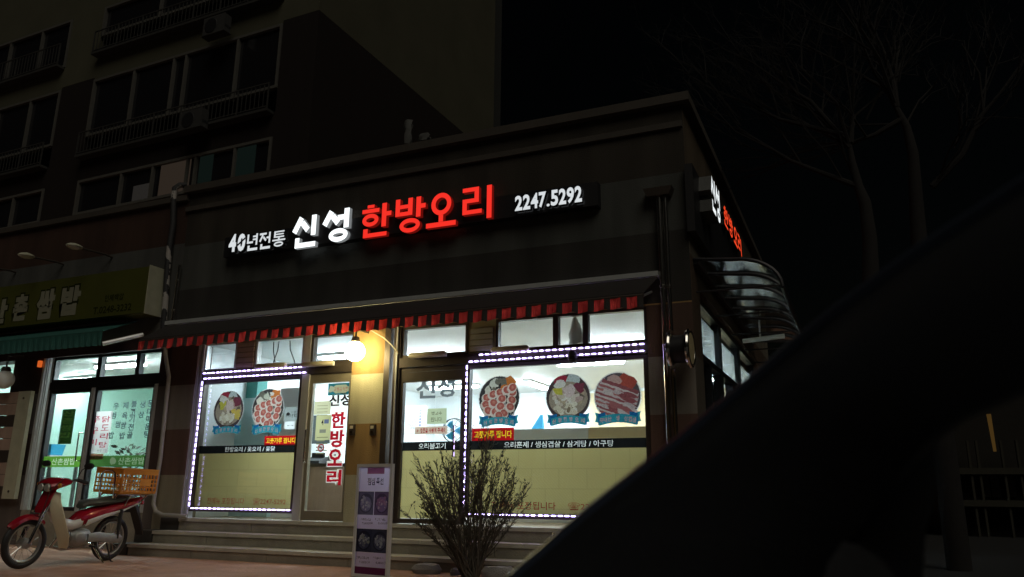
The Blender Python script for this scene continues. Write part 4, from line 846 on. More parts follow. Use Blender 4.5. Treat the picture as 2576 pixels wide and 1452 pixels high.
x0, x1, z0, z1 = rect(222, 1036, 262, 1140); p = Print(); p.rect(x0, x1, z0, z1, (.50, .48, .50, 1)); H_ = z1-z0; W_ = x1-x0; DR = (.30, .01, .04, 1)
for t, xo_, n_ in (('쭈꾸미', .08, 3), ('닭도리탕', .55, 4)):
    for k, ch in enumerate(t):
        zz = z1-H_*(.10+.82*(k)/n_); p.text(ch, x0+W_*xo_, x0+W_*(xo_+.36), zz-H_*.16, zz-H_*.01, DR, .01)
p.text('포장가능', x0+W_*.5, x1-.02, z0+.03, z0+.07, (.2, .2, .2, 1)); sticker('dish_poster', p, 'pinkish grey poster with dark red dish names at the neighbour window', 'poster', .062)
x0, x1, z0, z1 = rect(215, 1142, 250, 1156); p = Print(); p.rect(x0, x1, z0, z1, (.22, .10, .06, 1)); p.text('배달전문', x0+.02, x1-.02, z0+.02, z1-.02, (.08, .03, .03, 1), .02); sticker('small_notice', p, 'small brown notice under the pinkish poster', 'notice', .060)
C_T = (.05, .075, .08, 1); ml = thing('menu_lettering', 'columns of dark grey dish names on the neighbour window', 'lettering', (0, 0, 0))
for t, xz, ys in (('우렁쌈밥', (740, 722, 752, 708), (330, 392, 450, 522)), ('제육쌈밥', (803, 797, 788, 780), (325, 392, 455, 525)), ('불고기전골', (858, 850, 843, 838, 830), (315, 370, 415, 468, 520)), ('생삼', (914, 905), (320, 385)), ('동태매운탕', (967, 960, 955, 948, 942), (313, 365, 413, 465, 515))):
    p = Print()
    for ch, zx, zy in zip(t, xz, ys):
        c_ = FR(.3836*zx, 894.5+.3836*zy); p.text(ch, c_.x-.062, c_.x+.062, c_.z-.055, c_.z+.055, C_T, .03)
    p.build('lettering_column', ml, M['print'], .064)
# inside the neighbour shop
x0, x1, z0, z1 = rect(158, 1030, 178, 1117, .9); p = Print(); p.rect(x0, x1, z0, z1, (.025, .07, .015, 1)); [p.text(ch, x0+.03, x1-.03, z1-.13*(k+1), z1-.13*(k+1)+.1, (.13, .2, .05, 1)) for k, ch in enumerate('산촌쌈밥')]; o = p.build('hanging_banner', None, M['paper'], .9); tag(o, 'dark green hanging banner behind the neighbour door', 'banner')
q = FR(128, 1135, 1.1); o = thing('plastic_tub', 'bright blue plastic tub behind the neighbour door', 'tub', (q.x, 1.1, q.z-.08)); MB().loft([[(-.16, -.12, 0), (.16, -.12, 0), (.16, .12, 0), (-.16, .12, 0)], [(-.19, -.15, .2), (.19, -.15, .2), (.19, .15, .2), (-.19, .15, .2)]]).build('body', M['blue'], o); MB().box(-.07, .09, -.156, -.146, .07, .16).build('tag', M['white'], o)
x0, x1 = FR(98, 1200, 1.4).x, FR(180, 1200, 1.4).x; o = thing('table', 'white table under the blue tub in the neighbour shop', 'table', (x0, 1.1, .52)); at0(o, MB().box(x0-.3, x1, .9, 1.6, q.z-.12, q.z-.083).build('top', M['white'])); [at0(o, MB().box(xx, xx+.05, yy, yy+.05, .52, q.z-.122).build('leg', M['ac'])) for xx in (x0-.25, x1-.1) for yy in (.95, 1.5)]
q = FR(148, 1060, 2.2); tag(MB().box(q.x-.5, q.x+.15, 2.2, 2.5, .52, 2.2).build('cabinet', M['teal']), 'dark teal cabinet in the neighbour shop', 'cabinet')
q = FR(330, 1146, .42); o = thing('pot_plant', 'dark leafy pot plant behind the neighbour window', 'plant', (q.x, .42, .56)); MB().lathe([(0, 0), (.13, 0), (.17, .25), (.15, .25), (.14, .22), (0, .22)], n=16).build('pot', M['bronze'], o)
lf = MB()
for k in range(160):
    a, hh = random.uniform(0, 6.28), random.uniform(.25, 1.05); rr = random.uniform(.02, .30)*(.6+hh*.4); c_ = Vector((rr*math.cos(a)*1.3, rr*math.sin(a)*.7, hh)); d_ = Vector((math.cos(a), math.sin(a), random.uniform(-.3, .8))).normalized(); s_ = d_.orthogonal().normalized()*.025; lf.poly([c_, c_+d_*.06+s_, c_+d_*.13, c_+d_*.06-s_])
lf.build('leaves', M['shrub'], o, kind='stuff'); MB().tube([(0, 0, .2), (.03, 0, .6), (-.02, 0, .9)], .015).build('stem', M['bark'], o)

# neighbour sign box, lamps, green awning, board, globe
ns = thing('neighbour_sign', 'unlit olive green sign box with cream syllables above the green awning', 'sign', (-12, -.2, 4)); ns.location = (0, 0, 0)
yf = -.34; sx1 = FR(372, 730, yf).x; sz0, sz1 = 3.655, 4.42
MB().box(NX0, sx1-.02, yf, -.003, sz0, sz1).build('face_panel', M['signgreen'], ns)
MB().box(sx1-.018, sx1, yf-.01, -.003, sz0-.02, sz1+.02).build('end_cap', M['signcream'], ns)
YS2 = yf-.004
def nlet(ch, px):
    a, b = FR(px[0], (px[1]+px[3])/2, yf), FR(px[2], (px[1]+px[3])/2, yf); mx_ = (px[0]+px[2])/2; z0, z1 = FR(mx_, px[3], yf).z, FR(mx_, px[1], yf).z
    p = Print(); g = .03; p.text(ch, a.x-g, b.x+g, z0-g, z1+g, (.03, .035, .01, 1), .11); p.text(ch, a.x, b.x, z0, z1, (.27, .27, .20, 1), .06); o = p.build('letter', ns, M['paper'], YS2, .002)
nlet('산', (-30, 755, 18, 815)); nlet('촌', (35, 741, 70, 807)); nlet('쌈', (93, 729, 137, 803)); nlet('밥', (154, 720, 202, 793))
a, b = FR(264, 750, yf), FR(312, 745, yf); p = Print(); p.text('인체백압', a.x, b.x, FR(288, 757, yf).z, FR(288, 740, yf).z, (.03, .035, .01, 1), .02); p.build('caption', ns, M['paper'], YS2, .002); p = Print(); a, b = FR(235, 780, yf), FR(331, 772, yf); p.text('T.0248-3232', a.x, b.x, FR(283, 786, yf).z, FR(283, 768, yf).z, (.03, .035, .01, 1), .02); p.build('phone_lettering', ns, M['paper'], YS2, .002)
for (h, w, lb) in (((175, 617), (283, 645), 'unlit arm lamp nearest the taped pipe above the green sign'), ((54, 641), (160, 663), 'unlit arm lamp above the cream syllables of the green sign'), ((-62, 668), (40, 683), 'unlit arm lamp at the left picture edge above the green sign')):
    A, B = FR(*w, 0), FR(*h, -.75); o = thing('arm_lamp', lb, 'lamp', (A.x, 0, A.z), 'arm lamps above the green sign'); d_ = Vector(B)-Vector(A)
    MB().tube([(0, 0, -.02), d_*.15+Vector((0, 0, .0)), d_*.82], .018).build('arm', M['bronze'], o)
    e = d_.normalized(); c0 = d_*.72; pf = [(0, .03), (.08, .06), (.3, .085), (.55, .10), (.85, .07), (1, .03)]; s1 = e.cross(Vector((0, 0, 1))).normalized(); s2_ = s1.cross(e)
    MB().loft([[c0+e*(.26*t)+(s1*math.cos(k*math.pi/5)*r_*1.0+s2_*math.sin(k*math.pi/5)*r_*.55) for k in range(10)] for t, r_ in pf]).build('lamp_head', M['signcream'], o, smooth=True)
ga = thing('green_awning', 'dark green awning over the neighbour shop front', 'awning', (-12, -.5, 3)); ga.location = (0, 0, 0)
yg = -.55; gx1 = FR(254, 868, yg).x; gz0 = FR(254, 868, yg).z
MB().loft([[(NX0, -.02, 3.62), (gx1+.1, -.02, 3.62), (gx1+.1, -.02, 3.6), (NX0, -.02, 3.6)], [(NX0, yg, gz0+.24), (gx1, yg, gz0+.24), (gx1, yg, gz0+.22), (NX0, yg, gz0+.22)]]).build('canopy', M['green_cloth'], ga)
gv = MB(); n = 150; gv.loft([[(NX0+(gx1-NX0)*k/n, yg-.003, gz0+.215) for k in range(n+1)], [(NX0+(gx1-NX0)*k/n, yg-.003+.02*math.sin(k*1.3), gz0-.01+.012*abs(math.sin(k*.65))) for k in range(n+1)]], False, False); gv.build('valance', M['green_cloth'], ga)
A, B = FR(258, 865, -.6), FR(360, 842, -.12); MB().tube([A, B], .035, 10).build('folding_arm', M['alu'], ga)
q = FR(11, 955, -.28); o = thing('globe_lamp', 'unlit white globe lamp at the left picture edge', 'lamp', (q.x, -.28, q.z)); MB().lathe([(.16*math.sin(t*math.pi/14), -.16*math.cos(t*math.pi/14)) for t in range(0, 13)]+[(.06, .148)], n=24).build('globe', M['white'], o, smooth=True); MB().lathe([(.06, .22), (.085, .16), (.075, .14)], n=16).build('cap', M['bronze'], o); MB().tube([(0, 0, .2), (0, .0, .42), (0, .27, .45)], .014).build('bracket', M['bronze'], o)
# wooden board with white edge strip, leaning on the dark pier
bt, bb_ = FR(60, 985, -.12), FR(20, 1255, -.12)
o = thing('notice_board', 'dark boarded panel with a pale edge strip left of the neighbour door', 'board', (bt.x, -.12, bb_.z))
xr = .5*(FR(82, 985, -.12).x+FR(37, 1250, -.12).x); xl = .5*(FR(55, 985, -.12).x+FR(2, 1250, -.12).x)
at0(o, MB().box(xl, xr, -.14, -.07, bb_.z, bt.z).build('edge_strip', M['signcream']))
for k in range(9):
    zz = bb_.z+(bt.z-bb_.z)*k/9; at0(o, MB().box(xl-1.1, xl-.004, -.125+random.uniform(-.006, .006), -.08, zz+.004, zz+(bt.z-bb_.z)/9-.004).build('board', M['wood'] if k % 3 else M['bronze']))
for zz in (bt.z-.12, bb_.z+.12): at0(o, MB().lathe([(0, -.012), (.02, -.01), (.02, 0)], ((xl+xr)/2, -.141, zz), 'y', 10).build('bolt', M['bronze']))
q = FR(100, 915, -.03); tag(MB().box(q.x-.03, q.x+.03, -.05, -.0, q.z-.06, q.z+.05).build('indicator_lamp', emit('indicator_orange', (1, .18, .03), .6)), 'small orange indicator lamp under the green awning', 'lamp')

# ================================================================== apartment block behind
ap = thing('apartment_block', 'dark apartment block with balcony railings rising behind the shops', 'building', (0, 0, 0))
AY = 9.6; K = FR(785, 30, AY); aA = R(1.4)
ud = Vector((-math.cos(aA), math.sin(aA), 0)); vd = Vector((math.sin(aA), math.cos(aA), 0))
ap.location = (K.x, K.y, 0); ap.rotation_euler.z = -aA + math.pi    # local x = u (to the left), local y = -v
bpy.context.view_layer.update()
def A2(px, py, off=0.0):
    d = ray(px, py); t = ((K-EYE).dot(vd)+off)/d.dot(vd); p_ = EYE+d*t; return (p_-K).dot(ud), p_.z
# local frame: x=u, y=-v (v into the block)
def abox(u0, u1, v0, v1, z0, z1): return MB().box(u0, u1, -v0, -v1, z0, z1)
zp = K.z
uR = A2(700, 200)[0]; uL = A2(222, 300)[0]; uL2 = A2(100, 130)[0]+.15
z1t = A2(430, 402)[1]; z2b = A2(680, 284)[1]; z2t = A2(600, 92)[1]; z3b = A2(500, 63)[1]; z1b = z1t-1.45; z3t = z3b+2.25
z2r = A2(690, 176)[1]
def upper(z): return M['apt_cream'] if z >= zp-.05 else M['apt_brown']
UF = 26.0; ZTOP = zp+12
pj = A2(160, 200)[0]
cols = ((0, uR), (uL, pj))
for a, b in cols:
    abox(a, b, 0, .3, 0, zp-.003).build('wall', M['apt_brown'], ap); abox(a, b, 0, .3, zp, ZTOP).build('wall', M['apt_cream'], ap)
def spandrel(a, b):
    for z0, z1 in ((0, z1b), (z1t, z2b), (z2t, z3b), (z3t, z3t+.6)):
        if z0 < zp < z1: abox(a, b, .003, .3, z0, zp-.003).build('spandrel', M['apt_brown'], ap); abox(a, b, -.01, .3, zp-.55 if z0 == z2t else zp, z1).build('spandrel', M['apt_cream'], ap)
        else: abox(a, b, .003, .3, z0, z1).build('spandrel', upper((z0+z1)/2), ap)
for a, b in ((uR, uL), (pj, UF)):
    for z0, z1 in ((0, z1b), (z1t, z2b), (z2t, z3b)): abox(a+.002, b-.002, .003, .3, z0, z1).build('spandrel', M['apt_cream'] if z0 == z2t else M['apt_brown'], ap)
    abox(a+.002, b-.002, .003, .3, z3t, ZTOP).build('spandrel', M['apt_cream'], ap)
M['curtain_g'] = emit('dim_green_curtain', (.035, .06, .05), .11); M['room_w'] = emit('dim_room_light', (.08, .058, .042), .30)
def apt_window(a, b, z0, z1, splits, lit=None):
    w = .10; f = abox(a, a+w, -.04, .14, z0, z1).box(b-w, b, .04, -.14, z0, z1).box(a+w, b-w, .04, -.14, z1-w, z1).box(a+w, b-w, .04, -.14, z0, z0+w)
    for t in splits: f.box(a+(b-a)*t-.05, a+(b-a)*t+.05, .03, -.14, z0+w, z1-w)
    o = f.build('window', M['apt_frame'], ap); e = [0]+list(splits)+[1]
    for i in range(len(e)-1): abox(a+(b-a)*e[i]+.05, a+(b-a)*e[i+1]-.05, .08, .09, z0+w, z1-w).build('pane', (lit or {}).get(i, M['apt_glass']), o)
apt_window(uR+.01, uL-.01, z2b+.9, z2t-.02, (.21, .475, .54, .76)); apt_window(uR+.01, uL-.01, z3b+.9, z3t, (.33, .66))
apt_window(uR+.01, uL-.01, z1b+.01, z1t-.01, (.17, .36, .40, .58, .75), None)
for a, b, z0, z1 in ((pj+.02, UF-.02, z3b+.01, z3t-.02), (pj+.02, UF-.02, z2b+.9, z2t-.02), (pj+.02, UF-.02, z1b+.01, z1t-.01)): apt_window(a, b, z0, z1, (.14, .3, .5))
# glowing sheets standing in for lit ceiling and curtains, lowest right window
for (pa, pb, mk) in (((392, 430), (424, 400), 'room_w'), ((430, 420), (470, 390), 'room_w')):
    u0, zz0 = A2(pa[0], 440, -.05); u1, zz1 = A2(pb[0], 400, -.05)
u0, u1 = A2(478, 400)[0], A2(402, 420)[0]; abox(u0, u1, .058, .075, z1b+.12, z1t-.12).build('glow_sheet', M['room_w'], ap)
u0, u1 = A2(533, 400)[0], A2(500, 400)[0]; abox(u0, u1, .058, .075, z1b+.12, z1t-.12).build('curtain', M['curtain_g'], ap)
u0, u1 = A2(640, 380)[0], A2(585, 390)[0]; abox(u0, u1, .058, .075, z1b+.12, z1t-.12).build('curtain', M['curtain_g'], ap)
u0, u1 = A2(375, 440)[0], A2(335, 450)[0]; abox(u0, u1, .058, .075, z1b+.12, z1b+.75).build('glow_sheet', emit('dim_blind', (.05, .045, .04), .35), ap)
bal = None
def railing(u0, u1, zb_, label=None, n=16):
    global bal
    h = .95; o = abox(u0, u1, -.34, -.30, zb_+h-.04, zb_+h).box(u0, u1, .30, .34, zb_+.06, zb_+.10).box(u0, u1, .02, .36, zb_-.10, zb_).build('railing', M['apt_rail'], ap)
    m_ = int((u1-u0)/.19)
    for k in range(m_+1):
        post = k % 7 == 0
        if post: MB().box(-.022, .022, .298, .342, 0, h-.042).build('post', M['apt_rail'], o, (u0+.03+(u1-u0-.06)*k/m_, 0, zb_+.002)); continue
        if bal is None: b_ = MB().box(-.011, .011, .309, .331, 0, h-.145).build('baluster', M['apt_rail'], o); bal = b_.data
        else: b_ = link('baluster', bal, o)
        b_.location = (u0+.03+(u1-u0-.06)*k/m_, 0, zb_+.102)
railing(uR+.05, uL-.05, z2b); railing(uR+.05, uL-.05, z3b); railing(pj+.05, pj+4.2, z2b); railing(pj+.05, pj+4.2, z3b)
# end wall and stair tower
def A3(px, py):
    d = ray(px, py); t = (K-EYE).dot(ud)/d.dot(ud); p_ = EYE+d*t; return (p_-K).dot(vd), p_.z
vE = A3(1228, 300)[0]
MB().box(-.002, -.3, -.003, -vE, 0, zp-.003).build('end_wall', M['apt_brown'], ap); MB().box(-.002, -.3, -.003, -vE, zp, ZTOP).build('end_wall', M['apt_cream'], ap)
MB().box(.1, 6, -vE-.003, -vE-1.6, 0, ZTOP).build('rear_wing', mat('wing_render', (.022, .024, .023, 1), .9), ap)
MB().box(0, UF, -.31, -vE+.01, ZTOP, ZTOP+.3).build('roof', M['cap'], ap); MB().box(.3, UF, -2.0, -2.2, 0, ZTOP).build('inner_wall', M['black'], ap)
# air conditioner boxes on the railings
for (pa, pb, lb) in (((458, 250), (515, 318), 'grey air conditioner box on the lower balcony railing'), ((508, 22), (580, 75), 'grey air conditioner box on the upper balcony railing')):
    u1, zt_ = A2(pa[0], pa[1], -.6); u0, zb_ = A2(pb[0], pb[1], -.6)
    w_ = u1-u0; hh = .72; wp = K+ud*((u0+u1)/2)-vd*.50; o = thing('air_conditioner', lb, 'air conditioner', (wp.x, wp.y, zb_), 'air conditioners on the balcony railings', -aA)
    MB().box(-.5, .5, -.18, .14, .03, hh).build('casing', M['ac'], o); MB().lathe([(.27, -.20), (.29, -.19), (.29, -.183)], (-.12, 0, hh*.5), 'y', 24).build('fan_grille', M['black'], o); MB().box(-.55, .55, -.2, .16, 0, .028).build('bracket', M['apt_rail'], o)
    for k in range(3): MB().box(.502, .51, -.12+k*.09, -.06+k*.09, hh*.3, hh*.42).build('vent', M['black'], o)

# white scraps on the roof edge
for (px, py, w_, h_, lb) in ((1028, 333, .10, .42, 'torn white plastic scrap standing on the roof edge'), (1069, 346, .11, .12, 'small round white scrap on the roof edge')):
    q = FR(px, py, .9); mb = MB(); rings = []
    for k in range(6):
        t = k/5; ww = w_*(1.0 if h_ < .3 else (.55+.55*abs(t-.25)))*(math.sin(math.pi*(.12+.76*t))**.5); rings.append([(q.x+random.uniform(-.03, .03)+ww*math.cos(a), .9+.05*math.sin(a), q.z-h_/2+h_*t) for a in [j*math.pi/4 for j in range(8)]])
    tag(mb.loft(rings).build('plastic_scrap', M['scrap'], smooth=True), lb, 'plastic scrap')

# ================================================================== menu stand
b0, t0 = FR(895, 1440, -1.25), FR(905, 1168, -1.25); b1, t1 = FR(985, 1418, -1.25), FR(989, 1164, -1.25)
gb = Vector((FR(893, 1452, -1.3).x, -1.3, 0))
fp = GR(893, 1450, .06); yS = fp.y
q0 = DP(898, 1172, (fp-EYE).length*.985)
L0 = FR(902, 1168, yS); R0_ = FR(990, 1163, yS-.0)
st_w = .50; st_h = L0.z-.06
# choose the turn of the board so that its right edge meets the photographed one
best = None
for k in range(-60, 61):
    a = R(k); p_ = Vector((L0.x+st_w*math.cos(a), yS+st_w*math.sin(a), L0.z)); d_ = p_-EYE; px = 1288+FPX*d_.dot(_r)/d_.dot(_f); py = 726-FPX*d_.dot(_u)/d_.dot(_f)
    e = abs(px-990)+.6*abs(py-1164)
    if best is None or e < best[0]: best = (e, a)
aS = best[1]
stand = thing('menu_stand', 'white framed lunch menu stand with four food photographs before the steps', 'menu stand', (L0.x, yS, 0), None, aS)
H0 = L0.z
MB().box(0, .03, -.02, .02, .06, H0).box(st_w-.03, st_w, -.02, .02, .06, H0).box(.03, st_w-.03, -.02, .02, H0-.03, H0).box(.03, st_w-.03, -.02, .02, .06, .09).build('frame', M['white'], stand)
for x in (.08, st_w-.08): MB().tube([(x, .0, .09), (x, .42, .0)], .012).build('leg', M['alu'], stand); MB().box(x-.03, x+.03, -.1, .02, 0, .058).build('foot', M['bronze'], stand)
p = Print(); iw = st_w-.06; ih = H0-.12; X = lambda t: .03+iw*t; Z = lambda t: H0-.03-ih*t
BG = (.66, .60, .86, 1); p.rect(X(0), X(1), Z(1), Z(0), BG); p.rect(X(.25), X(.80), Z(.07), Z(.008), (.26, .09, .20, 1))
p.text('점심', X(.27), X(.51), Z(.175), Z(.105), (.05, .035, .11, 1), .02); p.text('특선', X(.55), X(.78), Z(.17), Z(.105), (.05, .035, .11, 1), .02)
def dish(x0, x1, z0, z1, bgc, cols_):
    p.rect(x0, x1, z0, z1, bgc); cx, cz_ = (x0+x1)/2, (z0+z1)/2; p.disc(cx, cz_, (x1-x0)*.45, tuple(c*.6 for c in bgc[:3])+(1,), (z1-z0)*.42); p.disc(cx, cz_-.01, (x1-x0)*.36, tuple(c*1.5 for c in bgc[:3])+(1,), (z1-z0)*.32)
    for k in range(26): a, r_ = random.uniform(0, 6.28), math.sqrt(random.random()); p.blob(cx+r_*(x1-x0)*.3*math.cos(a), cz_+r_*(z1-z0)*.27*math.sin(a), (x1-x0)*random.uniform(.04, .09), random.choice(cols_))
dish(X(0), X(.5), Z(.455), Z(.235), (.11, .10, .17, 1), [(.3, .28, .36, 1), (.4, .38, .42, 1), (.18, .15, .25, 1), (.24, .2, .3, 1)])
dish(X(.52), X(1), Z(.455), Z(.235), (.12, .08, .16, 1), [(.32, .17, .26, 1), (.25, .12, .22, 1), (.42, .30, .36, 1), (.18, .1, .2, 1)])
dish(X(0), X(.5), Z(.80), Z(.585), (.035, .035, .06, 1), [(.24, .24, .26, 1), (.3, .3, .28, 1), (.1, .1, .13, 1), (.2, .21, .17, 1)])
dish(X(.5), X(1), Z(.80), Z(.585), (.045, .045, .07, 1), [(.2, .2, .24, 1), (.28, .28, .28, 1), (.12, .11, .15, 1)])
for t, xx, zz in (('소머리국밥', .1, .485), ('9,000원', .16, .52), ('차돌박이된장', .57, .48), ('8,000원', .67, .515), ('얼큰소머리국밥', .04, .84), ('9,000원', .13, .88), ('수제돈까스', .56, .835), ('8,000원', .66, .875)): p.text(t, X(xx), X(xx+.34 if len(t) < 7 else xx+.4), Z(zz+.026), Z(zz), (.2, .17, .3, 1), .01)
p.rect(X(0), X(1), Z(1), Z(.935), (.14, .03, .09, 1)); p.build('menu_print', stand, M['banner'], -.003, cell=.005)

# ================================================================== shrub with pale stones
bx = GR(1185, 1452, 0); by = -.98
bp_ = Vector((FR(1185, 1440, by).x, by, 0))
sh = thing('shrub', 'feathery dark shrub fanning up in front of the right shop window', 'shrub', bp_)
stm, fol = MB(), MB(); right = Vector((_r0.x, _r0.y, 0))
random.seed(11)
def spray(p_, d_, L, w=.006):
    s_ = d_.cross(Vector((random.random()-.5, random.random()-.5, random.random()-.5))).normalized()*w; fol.poly([p_-s_*.5, p_+d_*L*.5-s_, p_+d_*L, p_+d_*L*.5+s_])
for i in range(56):
    lean = max(-.72, min(.62, random.gauss(-.03, .40))); dep = random.gauss(0, .2)
    Lh = (1.60-.80*abs(lean+.03))*random.uniform(.70, 1.05)
    d_ = (right*math.sin(lean)+Vector((right.y, -right.x, 0))*math.sin(dep)+Vector((0, 0, 1))*math.cos(lean)).normalized()
    pts = []; p_ = Vector((random.uniform(-.10, .10), random.uniform(-.07, .07), 0)); n = 10; bend = random.gauss(0, .05)
    for k in range(n+1):
        pts.append(p_.copy()); dd = (d_+right*bend*k*.4+Vector((random.gauss(0, .09), random.gauss(0, .09), .05*k/n))).normalized(); p_ = p_+dd*(Lh/n)
    stm.tube(pts, [max(.0024, random.uniform(.008, .013)*(1-k/(n+2))) for k in range(n+1)], 5)
    for k in range(3, n+1):
        for _ in range(2 if k < 6 else 4):
            q = pts[k-1].lerp(pts[k], random.random()); loc = (pts[k]-pts[k-1]).normalized(); sd_ = (loc+Vector((random.gauss(0, .38), random.gauss(0, .38), random.gauss(.1, .2)))).normalized(); l2 = random.uniform(.10, .30)*(1.1-.4*k/n)
            tp = q+sd_*l2; stm.tube([q, q+sd_*l2*.55+Vector((random.gauss(0, .012), 0, .01)), tp], [.0032, .0024, .0014], 3)
            for m_ in range(3 if k < 6 else 6):
                b_ = q.lerp(tp, random.uniform(.45, 1.05)); spray(b_, (sd_+Vector((random.gauss(0, .5), random.gauss(0, .5), random.gauss(.2, .4)))).normalized(), random.uniform(.015, .05), random.uniform(.003, .007))
stm.build('stems', M['twig'], sh, kind='stuff'); fol.build('foliage', M['shrub'], sh, kind='stuff')
def stone(px0, px1, py, h, label):
    a, b = FR(px0, py, -.78), FR(px1, py, -.78); o = MB(); rings = []
    for t, s_ in ((0, .9), (.5, 1.0), (1, .78)): rings.append([((a.x+b.x)/2+(b.x-a.x)/2*s_*math.cos(k*math.pi/6)*(1+random.uniform(-.06, .06)), -.80+.12*s_*math.sin(k*math.pi/6), h*t+(random.uniform(-.01, .01) if t else 0)) for k in range(12)])
    tag(o.loft(rings).build('edging_stone', M['rock'], smooth=True), label, 'stone')
stone(1040, 1112, 1425, .10, 'flat pale edging stone left of the shrub foot'); stone(1212, 1300, 1430, .11, 'flat pale edging stone right of the shrub foot'); stone(1140, 1158, 1430, .07, 'tiny pale stone in the middle of the shrub foot')

# ================================================================== moped
rc = GR(266, 1411); rc.z = 0; fc_ = rc+Vector((.06, -1, 0))
hd = (fc_-rc).normalized()
mp_ = thing('moped', 'red and cream underbone delivery moped parked on the pavement', 'moped', rc); mp_.rotation_euler = (R(-3), 0, math.atan2(hd.y, hd.x))
WB = 1.24; WR = .285
def wheel(x, front):
    o = MB().torus((x, 0, WR), WR-.038, .038, 'y', 36, 10, squash=.9).build('front_wheel' if front else 'rear_wheel', M['rubber'], mp_, smooth=True)
    MB().torus((x, 0, WR), WR-.075, .018, 'y', 36, 8, squash=1.2).build('rim', M['engine'], o, smooth=True)
    s_ = MB(); 
    for k in range(18): a = k*math.pi/9; s_.tube([(x+.04*math.cos(a+.3), .03*(-1)**k, WR+.04*math.sin(a+.3)), (x+(WR-.085)*math.cos(a), 0, WR+(WR-.085)*math.sin(a))], .0035, 4)
    s_.build('spokes', M['chrome'], o); MB().lathe([(.02, -.07), (.06, -.05), (.06, .05), (.02, .07)], (x, 0, WR), 'y', 18).build('hub', M['engine'], o)
wheel(0, False)
# steered front end in its own turn about the steering axis is kept straight
wheel(WB, True)
def ring2(cx, cz, w, h, n=12, pw=2.4, tx=0.0):
    r_ = []
    for k in range(n):
        a = 2*math.pi*k/n; c, s_ = math.cos(a), math.sin(a); r_.append((cx+tx*math.copysign(abs(s_)**(2/pw), s_)*h, w*math.copysign(abs(c)**(2/pw), c), cz+h*math.copysign(abs(s_)**(2/pw), s_)))
    return r_
for s_ in (-1, 1): MB().tube([(WB, s_*.075, WR), (WB-.10, s_*.075, .56), (WB-.20, s_*.07, .80)], [.024, .022, .02], 10).build('fork_leg', M['engine'] if False else M['chrome'], mp_, smooth=True)
fd = MB(); rings = []
for k in range(13):
    a = R(38+95*k/12); rr = WR+.035; w_ = .062 if k not in (0, 12) else .035; c = (WB+rr*math.cos(a), WR+rr*math.sin(a)); i_ = (WB+(rr-.05)*math.cos(a), WR+(rr-.05)*math.sin(a)); rings.append([(i_[0], -w_, i_[1]), (c[0]-.01*math.cos(a), -w_*.85, c[1]-.01*math.sin(a)), (c[0]+.012*math.cos(a), 0, c[1]+.012*math.sin(a)), (c[0]-.01*math.cos(a), w_*.85, c[1]-.01*math.sin(a)), (i_[0], w_, i_[1])])
fd.loft(rings, False, False).build('front_fender', M['red_paint'], mp_, smooth=True)
# steering head cover (red, front)
MB().loft([ring2(1.13, .58, .06, .03, tx=.0), ring2(1.12, .66, .085, .045), ring2(1.07, .78, .095, .06), ring2(1.02, .90, .10, .05), ring2(1.0, .95, .07, .03)]).build('front_cover', M['red_paint'], mp_, smooth=True)
MB().box(1.16, 1.175, -.07, .07, .60, .635).build('chrome_badge', M['chrome'], mp_)
# leg shields, cream
for s_ in (-1, 1):
    sec = [(1.045, .88, .05, .115), (1.07, .78, .07, .17), (1.05, .66, .09, .225), (1.0, .52, .11, .245), (.93, .38, .12, .24), (.88, .26, .12, .20), (.86, .22, .12, .16)]
    rings = []
    for x, z, i_, o_ in sec: rings.append([(x, s_*i_, z), (x-.015, s_*(i_+o_)/2, z), (x-.07, s_*o_, z-.01), (x-.082, s_*o_, z-.012), (x-.03, s_*(i_+o_)/2, z), (x-.015, s_*i_, z)])
    MB().loft(rings).build('leg_shield', M['cream_plastic'], mp_, smooth=True)
MB().loft([ring2(1.0, .74, .07, .10), ring2(.90, .60, .08, .09), ring2(.78, .49, .085, .07), ring2(.66, .47, .09, .07), ring2(.55, .52, .10, .09)]).build('centre_tunnel', M['white_gloss'], mp_, smooth=True)
# headlight cowl
MB().loft([ring2(.86, 1.0, .05, .03), ring2(.90, 1.0, .20, .05), ring2(.97, .985, .235, .07, pw=1.7), ring2(1.05, .96, .19, .08, pw=1.9), ring2(1.11, .94, .11, .055)]).build('headlight_cowl', M['red_paint'], mp_, smooth=True)
MB().loft([ring2(1.075, .935, .125, .052), ring2(1.12, .925, .105, .045)]).build('lamp_surround', M['black'], mp_, smooth=True)
for s_ in (-1, 1): MB().lathe([(.0, .0), (.04, .0), (.05, -.015), (.05, -.03)], (1.13, s_*.052, .925), 'x', 18).build('headlight', M['lens'], mp_, smooth=True); MB().lathe([(0, .01), (.03, .0), (.03, -.02)], (1.06, s_*.165, .955), 'x', 12).build('turn_signal', M['crate'], mp_, smooth=True)
for s_ in (-1, 1):
    MB().tube([(.90, s_*.12, 1.01), (.87, s_*.24, 1.03), (.82, s_*.35, 1.0)], .011).build('handlebar', M['tube_dark'], mp_); MB().tube([(.865, s_*.25, 1.03), (.81, s_*.37, .995)], .018).build('grip', M['rubber'], mp_); MB().tube([(.91, s_*.24, 1.02), (.86, s_*.37, .985)], .006).build('brake_lever', M['chrome'], mp_)
    MB().tube([(.87, s_*.22, 1.03), (.86, s_*.27, 1.15), (.85, s_*.33, 1.19)], .006, 6).build('mirror_stalk', M['tube_dark'], mp_)
    rg = []
    for t, q in ((-.02, .5), (-.008, 1), (.012, .9), (.02, .5)): rg.append([(.85+t, s_*.36+.075*q*math.cos(k*math.pi/7), 1.20+.042*q*math.sin(k*math.pi/7)) for k in range(14)])
    MB().loft(rg).build('mirror', M['rubber'], mp_, smooth=True)
